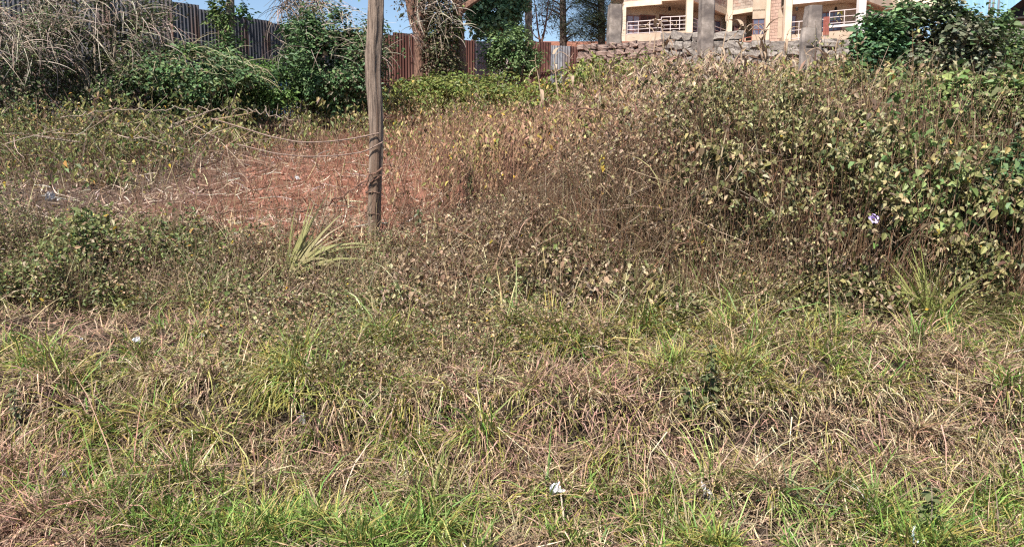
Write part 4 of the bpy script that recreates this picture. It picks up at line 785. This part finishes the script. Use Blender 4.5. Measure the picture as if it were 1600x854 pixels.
tree('broadleaf_tree', 'dark green broad-leaved tree hanging over the iron fence', [(790, 120, 34), (788, 80, 34), (785, 40, 34), (780, 0, 34), (768, -300, 35)], [.2, .18, .16, .14, .1],
     [([(785, 40, 34), (765, 20, 34), (750, 5, 34)], [.1, .07, .04]), ([(785, 30, 34), (805, 10, 34), (815, -10, 34)], [.1, .07, .04])],
     [dict(at=(778, 8, 34, 1.2, 1.0, 1.3), n=10000, LL=.15, LW=.09, pal=[(.12, .20, .10), (.15, .24, .12), (.19, .28, .14), (.09, .16, .07)], clumps=42, clr=.12, droop=.5), dict(at=(745, 25, 33.8, .3, .4, .5), n=900, LL=.13, LW=.07, pal=BSH, clumps=14, clr=.3), dict(at=(765, -330, 36, 2.0, 2, 2), n=5000, LL=.16, LW=.09, pal=BSH, clumps=60, clr=.18)], M['bark'])
tree('slim_tree', 'bare straight grey-brown trunk beside the dark broad-leaved tree', [(828, 110, 36), (827, 70, 36), (826, 40, 36), (825, 0, 36), (824, -310, 36.5)], [.17, .165, .16, .15, .12], [], [dict(at=(824, -330, 37, 1.6, 1.6, 1.3), n=3500, LL=.16, LW=.09, pal=BSH, clumps=40, clr=.2)], M['greybark'])
tree('fence_tree', 'straight brown trunk with leafy suckers rising through the dark fence', [(362, 120, 24.5), (361, 80, 24.5), (360, 40, 24.5), (360, 0, 24.5), (359, -90, 24.5)], [.13, .125, .12, .115, .1], [],
     [dict(at=(344, 22, 24.3, .32, .3, .55), n=700, LL=.14, LW=.05, pal=[(.10, .16, .05), (.14, .18, .06)], clumps=16, clr=.3), dict(at=(375, 20, 24.4, .2, .2, .3), n=160, LL=.12, LW=.06, pal=[(.09, .16, .06)], clumps=8, clr=.4), dict(at=(360, 95, 24.2, .4, .3, .6), n=1000, LL=.12, LW=.06, pal=BSH, clumps=30, clr=.3), dict(at=(358, -200, 24.5, 2, 2, 1.5), n=3000, LL=.14, LW=.08, pal=BSH, clumps=40, clr=.2)], M['greybark'])
def needles(bag, tips, n, r, l, pal):
    for c in tips:
        P = np.array(c)+N(r, (n, 3))*np.array([1, 1, .55]); a = U(0, 6.28, n); d_ = np.stack([np.cos(a), np.sin(a), U(-.4, .8, n)], -1); bag.add(*leaves(P, d_, np.tile([0, 0, 1.], (n, 1))+N(.3, (n, 3)), l*U(.6, 1.3, n), .035, pick(n, pal, .25), .2, False))
def pine(label, px, Y, rowb, tr, tips, n, rr):
    lim = [([(px+1, row+14, Y), ((px+x_)/2, row+5, Y), (x_, row, Y+dy)], [.07, .05, .02]) for x_, row, dy in tips]
    tree('pine_tree', label, [(px, rowb, Y), (px, 40, Y), (px-1, 0, Y), (px, -90, Y), (px+2, -200, Y)], tr, lim, [dict(at=(px, -150, Y, 3.5, 3.5, 3), n=4000, LL=.4, LW=.04, pal=PIN, clumps=70, clr=.14)], M['darkbark'], build=lambda bg_: needles(bg_, [W(x_, r_, Y+dy) for x_, r_, dy in tips]+[W(x_+N(6), r_+N(5), Y+dy) for x_, r_, dy in tips], n, rr, .5, PIN))
pine('thin dark pine with open drooping boughs behind the fence', 880, 52, 100, [.24, .2, .18, .15, .08], [(862, 8, 0), (868, 22, .4), (895, 8, 0), (900, 30, .5), (890, 48, -.4), (905, 50, .3), (858, -2, .2), (850, 12, .8), (893, 58, .3), (872, 40, 0)], 90, .42)
pine('bushy dark pine beside the concrete gate pillar', 940, 50, 100, [.24, .2, .18, .15, .08], [(915, 8, 0), (925, 22, .4), (930, 38, 0), (938, 30, -.3), (920, 52, .3), (944, 50, 0), (932, 58, .2), (942, 15, .2), (910, 0, .5), (925, -6, 0), (948, 40, .4), (915, 34, .6)], 190, .40)
tree('bare_tree', 'thin leafless forked tree between the grey trunk and the pine', [(845, 100, 40), (845, 72, 40), (844, 62, 40)], [.08, .07, .06], [([(845, 70, 40), (852, 45, 40), (855, 20, 40), (858, -10, 40)], [.06, .045, .03, .015]), ([(844, 66, 40), (840, 45, 40), (838, 20, 40), (834, -5, 40)], [.05, .04, .03, .015]), ([(852, 45, 40), (846, 28, 40), (848, 5, 40)], [.03, .02, .012]), ([(844, 62, 40), (836, 58, 40), (830, 46, 40)], [.035, .025, .012]), ([(853, 35, 40), (862, 20, 40), (866, 0, 40)], [.03, .02, .012])],
     [dict(at=(850, 12, 40, 1.1, 1, 1.1), n=700, LL=.14, LW=.04, pal=PIN+[(.14, .10, .08)], clumps=40, clr=.2)], M['bark'])

# ------------------------------------------------------------------ dry maize stalks
def ribbon(L, wd, lean, bend, mat, name='leaf', segs=6, colr=None):
    return blades(np.zeros((1, 3)), np.zeros(1), lean, bend, L, wd, np.array([colr or (.4, .3, .2)]), segs=5, twist=np.zeros(1))
MC = [(.31, .225, .155), (.36, .27, .19), (.24, .16, .11), (.42, .34, .25), (.22, .13, .09)]
ML = [meshdata('leaf', *[(lambda r_: (r_[0], r_[1]))(ribbon(1, .11, .3+.25*i_, 1.2+.35*(i_ % 4), None))][0], M['straw'], np.tile(np.array([MC[i_ % 5]]), (11, 1))) for i_ in range(8)]
def maize(label, px, rowtop, Y, bent=0, group='dry maize stalks before the wall'):
    top = W(px, rowtop, Y); g = onG(top[0], top[1]); h_ = max(.6, top[2]-g[2]); o = thing('maize_stalk', label, 'maize', g, 0, group); lx = N(.1)*h_
    c = [np.zeros(3), np.array([lx*.3, 0, h_*.5]), np.array([lx, 0, h_*.92])]+([np.array([lx+.18*bent, -.05, h_]), np.array([lx+.38*bent, -.1, h_*.9])] if bent else [np.array([lx*1.2, 0, h_])])
    s_ = limb(o, 'stalk', c, [.014, .012, .008, .005], M['maize'], 5)
    for k_ in range(rng.integers(6, 10)):
        f = U(.35, .98); p = np.array([lx*f*f, 0, h_*f]); fromme('leaf', ML[rng.integers(8)], o, p, (0, 0, U(0, 6.28)), (l_ := U(.28, .6), U(.4, .8), l_))
    for k_ in range(3): v, t_ = tube([c[-1], c[-1]+nrm(N(1, 3)+np.array([0, 0, .6]))*.14], [.006, .003], 4); obj('tassel', v, t_, M['maize'], o)
ms = [('dry maize stalk at the left end, before the grey iron sheet', 852, 95, 19), ('dry maize stalk with a drooping head before the rusty sheet', 878, 78, 19), ('short dry maize stalk at the corner of fence and stone wall', 905, 105, 18.5), ('dry maize stalk just left of the brown gate pillar', 938, 108, 18), ('dry maize stalk standing in front of the brown gate pillar', 968, 100, 17.5), ('slim dry maize stalk right of the brown gate pillar', 990, 88, 17.5),
      ('tall dry maize stalk with upright leaf tip before the dark doorway', 1020, 27, 17), ('tall dry maize stalk with bent head before the balcony rail', 1044, 26, 17), ('dry maize stalk below the cream balcony column', 1068, 62, 17), ('dry maize stalk low before the grey rubble wall', 1095, 80, 16.5), ('dry maize stalk with a pale drooping leaf right of the grey pillar', 1120, 28, 17), ('dry maize stalk before the red railing', 1160, 34, 17), ('dry maize stalk with arched leaves before the small window', 1190, 34, 17), ('dry maize stalk left of the timber post, the taller one', 1212, 46, 16.5), ('dry maize stalk close to the left side of the timber post', 1238, 38, 17), ('dry maize stalk with curled leaves just right of the timber post', 1282, 55, 17), ('dark maize stump between the timber post and the round bush', 1312, 52, 17), ('low dry maize stalk left of the round bush', 1300, 72, 16)]
for i_, (lb, px, rt, Y_) in enumerate(ms): maize(lb, px, rt, Y_, (0, 1, -1, 0, 1)[i_ % 5])
bk = Bag(); n = 900; px = np.concatenate([U(850, 1330, 700), U(990, 1080, 200)]); yv = U(15.5, 19, n); P = strand((px-800)/F*yv, yv); h = (np.interp(px, [850, 950, 1020, 1150, 1300], [.8, .8, 1.2, 1.3, 1.25])+N(.15, n))*U(.5, 1, n)
weeds(bk, P, np.maximum(h, .3), 9, .20, .035, pick(n, STR), lambda idx, B, tt: mixpal(np.full(len(idx), .15), WYL, MC), .12, .8, .3, .006, oval=False, spread=.06)
tag(bk.obj('dead_maize_rows', M['straw']), 'mass of dead maize leaves in front of the stone walls', 'maize', kind='stuff')

# ------------------------------------------------------------------ grass clumps with blades one can tell apart
def bladeset(cols, L=1, wd=.045, k=6, fan=False):
    out = []
    for i_ in range(k):
        v, t_, _ = blades(np.zeros((1, 3)), np.zeros(1), (.3+.11*i_ if fan else .10+.15*i_), (.2+.22*i_ if fan else .35+.24*i_), L, wd, np.array([(1, 1, 1.)]), segs=5, twist=np.array([(.8+N(.5)) if fan else N(.6)])); c0_ = np.array(cols[i_ % len(cols)]); out.append(meshdata('blade', v, t_, M['grass'], np.tile(c0_, (len(v), 1))))
    return out
BS = dict(fan=bladeset([(.30, .29, .12), (.36, .32, .16), (.22, .24, .08), (.33, .26, .15)], fan=True), pale=bladeset([(.34, .33, .13), (.40, .37, .18), (.27, .28, .09)]), green=bladeset([(.13, .20, .05), (.17, .23, .06), (.10, .17, .045)]), straw=bladeset([(.46, .38, .23), (.52, .45, .29), (.38, .29, .17)]), lime=bladeset([(.23, .26, .075), (.29, .29, .10), (.18, .22, .06)]), blue=bladeset([(.14, .21, .10), (.19, .25, .13), (.11, .17, .08)]))
def clump(label, px, row, n, L, kind, az=None, azs=3.0, wid=1.0, off=0):
    g = GP(px, row); o = thing('grass_clump', label, 'grass clump', g, 0, 'grass clumps on the bank')
    for k_ in range(n):
        me = BS[kind][rng.integers(6)]; a = U(0, 6.28) if az is None else az+N(azs); l_ = L*U(.6, 1.15); p = np.array([N(.035), N(.035), 0]); p[2] = float(ground(g[0]+p[0], g[1]+p[1]))-g[2]-.015
        fromme('blade', me, o, p, (N(.12), N(.12), a), (l_, l_*wid*U(.6, 1.1), l_))
clump('pale yellow-green fountain of broad grass blades left of the pole foot', 452, 432, 54, .9, 'fan', .2, .7, .5)
clump('yellow-green grass clump with upright blades at the left of the low thicket', 150, 438, 16, .45, 'lime', None, 1, .8)
clump('long-bladed green grass clump at the foot of the thicket, far right', 1450, 500, 60, .75, 'lime', None, 1, .75)
clump('bright green grass clump at the right edge below the leafy bush', 1560, 470, 44, .7, 'green', None, 1, .7)
clump('arching green grass clump below and right of the purple flower', 1385, 475, 40, .65, 'lime', None, 1, .7)
clump('green arching clump with dark heart right of the bank centre', 1318, 530, 26, .42, 'green', None, 1, .7)
clump('yellow straw clump in the dark gap at the thicket foot', 1050, 492, 60, .48, 'pale', None, 1, .6)
clump('bent pale straw blades left of the yellow straw clump', 835, 480, 12, .55, 'straw', None, 1, .7)
clump('upright green grass tuft behind the dark nettle', 1170, 550, 24, .38, 'green', None, 1, .6)
clump('lime green tuft at the right of the dark nettle stem', 1160, 625, 30, .28, 'lime', None, 1, .7)
clump('lime green tuft at the left of the dark nettle stem', 1068, 625, 30, .28, 'lime', None, 1, .7)
clump('blue-green upright blades at the front right of centre', 1242, 800, 26, .40, 'blue', None, 1, .6)
clump('tall pale blades standing before the dark hollow', 1130, 770, 12, .46, 'pale', None, 1, .6)
clump('thin brown seeding grass standing at the front before the crumpled bag', 1070, 850, 40, .42, 'straw', None, 1, .25)
clump('arching pale grass clump at the front centre', 690, 800, 30, .40, 'pale', .3, 1.1, .55)
clump('bright green upright clump at the front left of centre', 660, 790, 26, .40, 'green', None, 1, .5)
clump('yellow-green grass clump spreading left of the bank centre', 470, 590, 34, .34, 'lime', None, 1, .6)
clump('yellow drooping clump over the hollow at the left centre', 400, 660, 34, .36, 'pale', -1.4, .8, .5)
clump('drooping straw clump over the hollow below the bank centre', 545, 690, 34, .34, 'straw', -1.5, .8, .5)
clump('drooping pale clump at the left side of the bank', 200, 640, 34, .36, 'pale', -1.3, .9, .55)
clump('thin straw clump at the front left of the white paper', 815, 850, 30, .34, 'straw', None, 1, .3)
clump('grey-brown straw clump hanging at the right edge of the bank', 1530, 730, 40, .32, 'straw', -1.5, .8, .5)
clump('green and yellow leafy tuft on the right bank below the dry patch', 1480, 745, 28, .26, 'lime', None, 1, .8)
clump('fresh green tuft at the front right, near the blue plastic', 1500, 835, 30, .24, 'green', None, 1, .5)
clump('tall thin weeds with drooping blades at the left edge of the soil', 30, 360, 14, .9, 'pale', None, 1, .5)
clump('blue-green wide blades half hidden below the olive weeds', 592, 640, 12, .26, 'blue', None, 1, .9)

# ------------------------------------------------------------------ single leafy plants
def leafmesh(c, fold=.25): v, t_, _ = leaves(np.zeros((1, 3)), np.array([[1, 0, .1]]), np.array([[0, 0, 1.]]), 1, .62, np.array([(1, 1, 1.)]), fold); return meshdata('leaf', v, t_, M['leaf'], np.tile(np.array(c), (len(v), 1)))
LM = dict(dark=[leafmesh(c) for c in ((.075, .095, .04), (.10, .12, .05), (.13, .15, .065))], green=[leafmesh(c) for c in ((.10, .19, .05), (.13, .22, .06), (.08, .16, .04))], yellow=[leafmesh(c) for c in ((.48, .34, .05), (.42, .33, .08), (.36, .34, .10))], olive=[leafmesh(c) for c in ((.24, .27, .10), (.19, .22, .08), (.28, .29, .13))], dry=[leafmesh(c) for c in ((.42, .35, .22), (.36, .29, .18), (.48, .41, .27))])
def herb(name, label, cat, base, h_, nl, L, kind, stemmat='greybark', lean=(0, 0), droop=.3, r=.006, lo=.1):
    o = thing(name, label, cat, base); top = np.array([lean[0], lean[1], h_]); limb(o, 'stem', [np.zeros(3), top*.5+N(.02, 3), top], [r, r*.8, r*.4], M[stemmat], 5)
    for k_ in range(nl):
        f = lo+(1-lo)*(k_+.5)/nl; l_ = L*U(.7, 1.2)*(1.1-.4*f); fromme('leaf', LM[kind][rng.integers(3)], o, top*f+N(.006, 3), (N(.3), droop+N(.3), k_*2.4+N(.4)), (l_, l_, l_))
    return o
herb('nettle_plant', 'dark upright leafy nettle-like plant standing out in the middle of the bank', 'plant', GP(1108, 650), .52, 46, .08, 'dark')
herb('nettle_plant', 'shorter dark leafy shoot at the left of the upright nettle', 'plant', GP(1085, 662), .28, 22, .07, 'dark', lean=(-.08, 0))
herb('nettle_plant', 'dark leafy shoot at the front right beside the blue plastic', 'plant', GP(1440, 850), .36, 34, .075, 'dark', lean=(.03, 0))
herb('green_herb', 'bright green leafy herb at the front left', 'plant', GP(296, 812), .17, 22, .07, 'green')
herb('green_herb', 'dark green leafy herb at the left edge of the bank', 'plant', GP(28, 690), .38, 30, .06, 'dark')
herb('green_herb', 'pair of heart-shaped leaves hanging in the dark right thicket', 'plant', W(1449, 275, 8.7), .20, 5, .10, 'olive', lean=(.02, 0), droop=1.0, r=.003)
herb('yellow_sprig', 'sprig of yellow leaves in the left part of the thicket', 'plant', W(942, 262, 9.6)-np.array([0, 0, .1]), .28, 14, .075, 'yellow', droop=.9, r=.003)
herb('yellow_sprig', 'small yellow sprig near the top of the right thicket', 'plant', W(1408, 232, 9.4)-np.array([0, 0, .1]), .18, 8, .07, 'yellow', droop=.7, r=.003)
herb('broad_leaf_plant', 'pale broad drooping leaves on a broken stalk in the thicket', 'plant', W(1203, 385, 8.35), .40, 6, .19, 'olive', lean=(.05, 0), droop=1.15, r=.006, lo=.5)
herb('seedling', 'small green seedling standing on the red soil', 'plant', GP(300, 338), .16, 8, .08, 'green', r=.004)
herb('seedling', 'dark withered seedling right of the pole', 'plant', GP(655, 372), .34, 16, .09, 'dark', r=.005, droop=.9)
herb('seedling', 'dark withered plant further right of the pole, beside red soil', 'plant', GP(735, 330), .5, 20, .10, 'dark', r=.006, droop=.9)

# purple flower
fp = W(1365, 342, 7.45); fl = thing('purple_flower', 'single purple trumpet flower in the thicket', 'flower', fp); f0 = fp
ax = nrm(np.array([-.1, -1, .35])); e1_ = nrm(np.cross(ax, [0, 0, 1.])); e2_ = np.cross(e1_, ax)
for k_ in range(5):
    a = k_*2*math.pi/5+.3; pts = []
    for rr_, da, dz_ in ((.008, -.5, -.02), (.026, -.60, .004), (.042, -.42, .010), (.047, 0, .006), (.042, .42, .010), (.026, .60, .004), (.008, .5, -.02)): pts.append(ax*dz_+(e1_*math.cos(a+da)+e2_*math.sin(a+da))*rr_)
    pts.append(-ax*.002+(e1_*math.cos(a)+e2_*math.sin(a))*.024); obj('petal', np.array(pts), np.array([(7, i_, (i_+1) % 7) for i_ in range(7)]), M['petal'], fl)
v, t_ = tube([-ax*.05, -ax*.02, -ax*.002+ax*.004], [.004, .009, .013], 10); obj('throat', v, t_, M['throat'], fl)
v, t_ = tube([-ax*.05, -ax*.09+np.array([0, 0, -.06]), -ax*.10+np.array([.02, 0, -.2])], [.003, .003, .003], 5); obj('stem', v, t_, M['timber'], fl)

# ------------------------------------------------------------------ litter
def crumple(name, label, cat, px, row, size, mat, flat=.5, off=.02, seed=0, stretch=1.0):
    r2 = np.random.default_rng(seed); k_ = 9; u_, v_ = np.meshgrid(np.linspace(-.5, .5, k_), np.linspace(-.5, .5, k_)); V = np.stack([u_*stretch, v_, np.zeros_like(u_)], -1)+r2.normal(0, .05, (k_, k_, 3)); V[..., 2] += r2.normal(0, .16*flat*2, (k_, k_))*.6
    for _ in range(3): d_ = nrm(r2.normal(0, 1, 2)); s_ = V[..., 0]*d_[0]+V[..., 1]*d_[1]-r2.uniform(-.2, .2); V[..., 2] += np.abs(s_)*r2.uniform(.5, 1.2)*flat
    V = V.reshape(-1, 3); V[:, 2] -= V[:, 2].min(); i_ = np.arange(k_*k_).reshape(k_, k_); T = np.concatenate([np.stack([i_[:-1, :-1], i_[:-1, 1:], i_[1:, 1:]], -1).reshape(-1, 3), np.stack([i_[:-1, :-1], i_[1:, 1:], i_[1:, :-1]], -1).reshape(-1, 3)])
    g = GP(px, row); o = obj(name, V*size, T, mat); o.location = (g[0], g[1], g[2]+off); o.rotation_euler = (.6, 0, r2.uniform(0, 3)); return tag(o, label, cat)
crumple('paper_scrap', 'crumpled white paper lying in the grass at the front', 'litter', 863, 792, .072, M['paper'], .9, .07, 3)
crumple('plastic_bag', 'dull crumpled clear plastic bag at the foot of the bank hollow', 'litter', 1103, 788, .11, M['dull'], .6, .02, 5)
crumple('plastic_wrapper', 'blue and white plastic wrapper at the bottom right', 'litter', 1422, 853, .06, M['bluebag'], .7, .03, 8, 1.4)
crumple('paper_scrap', 'small white scrap on the grey path, the middle of three', 'litter', 213, 542, .05, M['paper'], .6, .04, 12, 1.3)
crumple('paper_scrap', 'small white scrap on the right part of the grey path', 'litter', 315, 537, .045, M['plastic'], .8, .05, 14)
crumple('paper_scrap', 'tiny white scrap on the left part of the grey path', 'litter', 126, 537, .03, M['plastic'], .5, .04, 17)
crumple('plastic_bag', 'torn whitish plastic on the soil at the far left', 'litter', 78, 322, .15, M['dull'], .6, .06, 19)
crumple('paper_scrap', 'whitish scrap caught in the dry grass at the lower left', 'litter', 100, 768, .06, M['dull'], .7, .09, 23)
crumple('plastic_bag', 'greenish grey plastic caught in the grass below the bank centre', 'litter', 470, 672, .07, M['dull'], .5, .05, 27)
crumple('paper_scrap', 'bleached husk scrap on the red soil left of the pole', 'litter', 458, 283, .09, M['dull'], .3, .02, 31, 2.2)
crumple('paper_scrap', 'pale husk scrap at the near edge of the red soil', 'litter', 362, 378, .06, M['dull'], .5, .05, 33, 1.5)
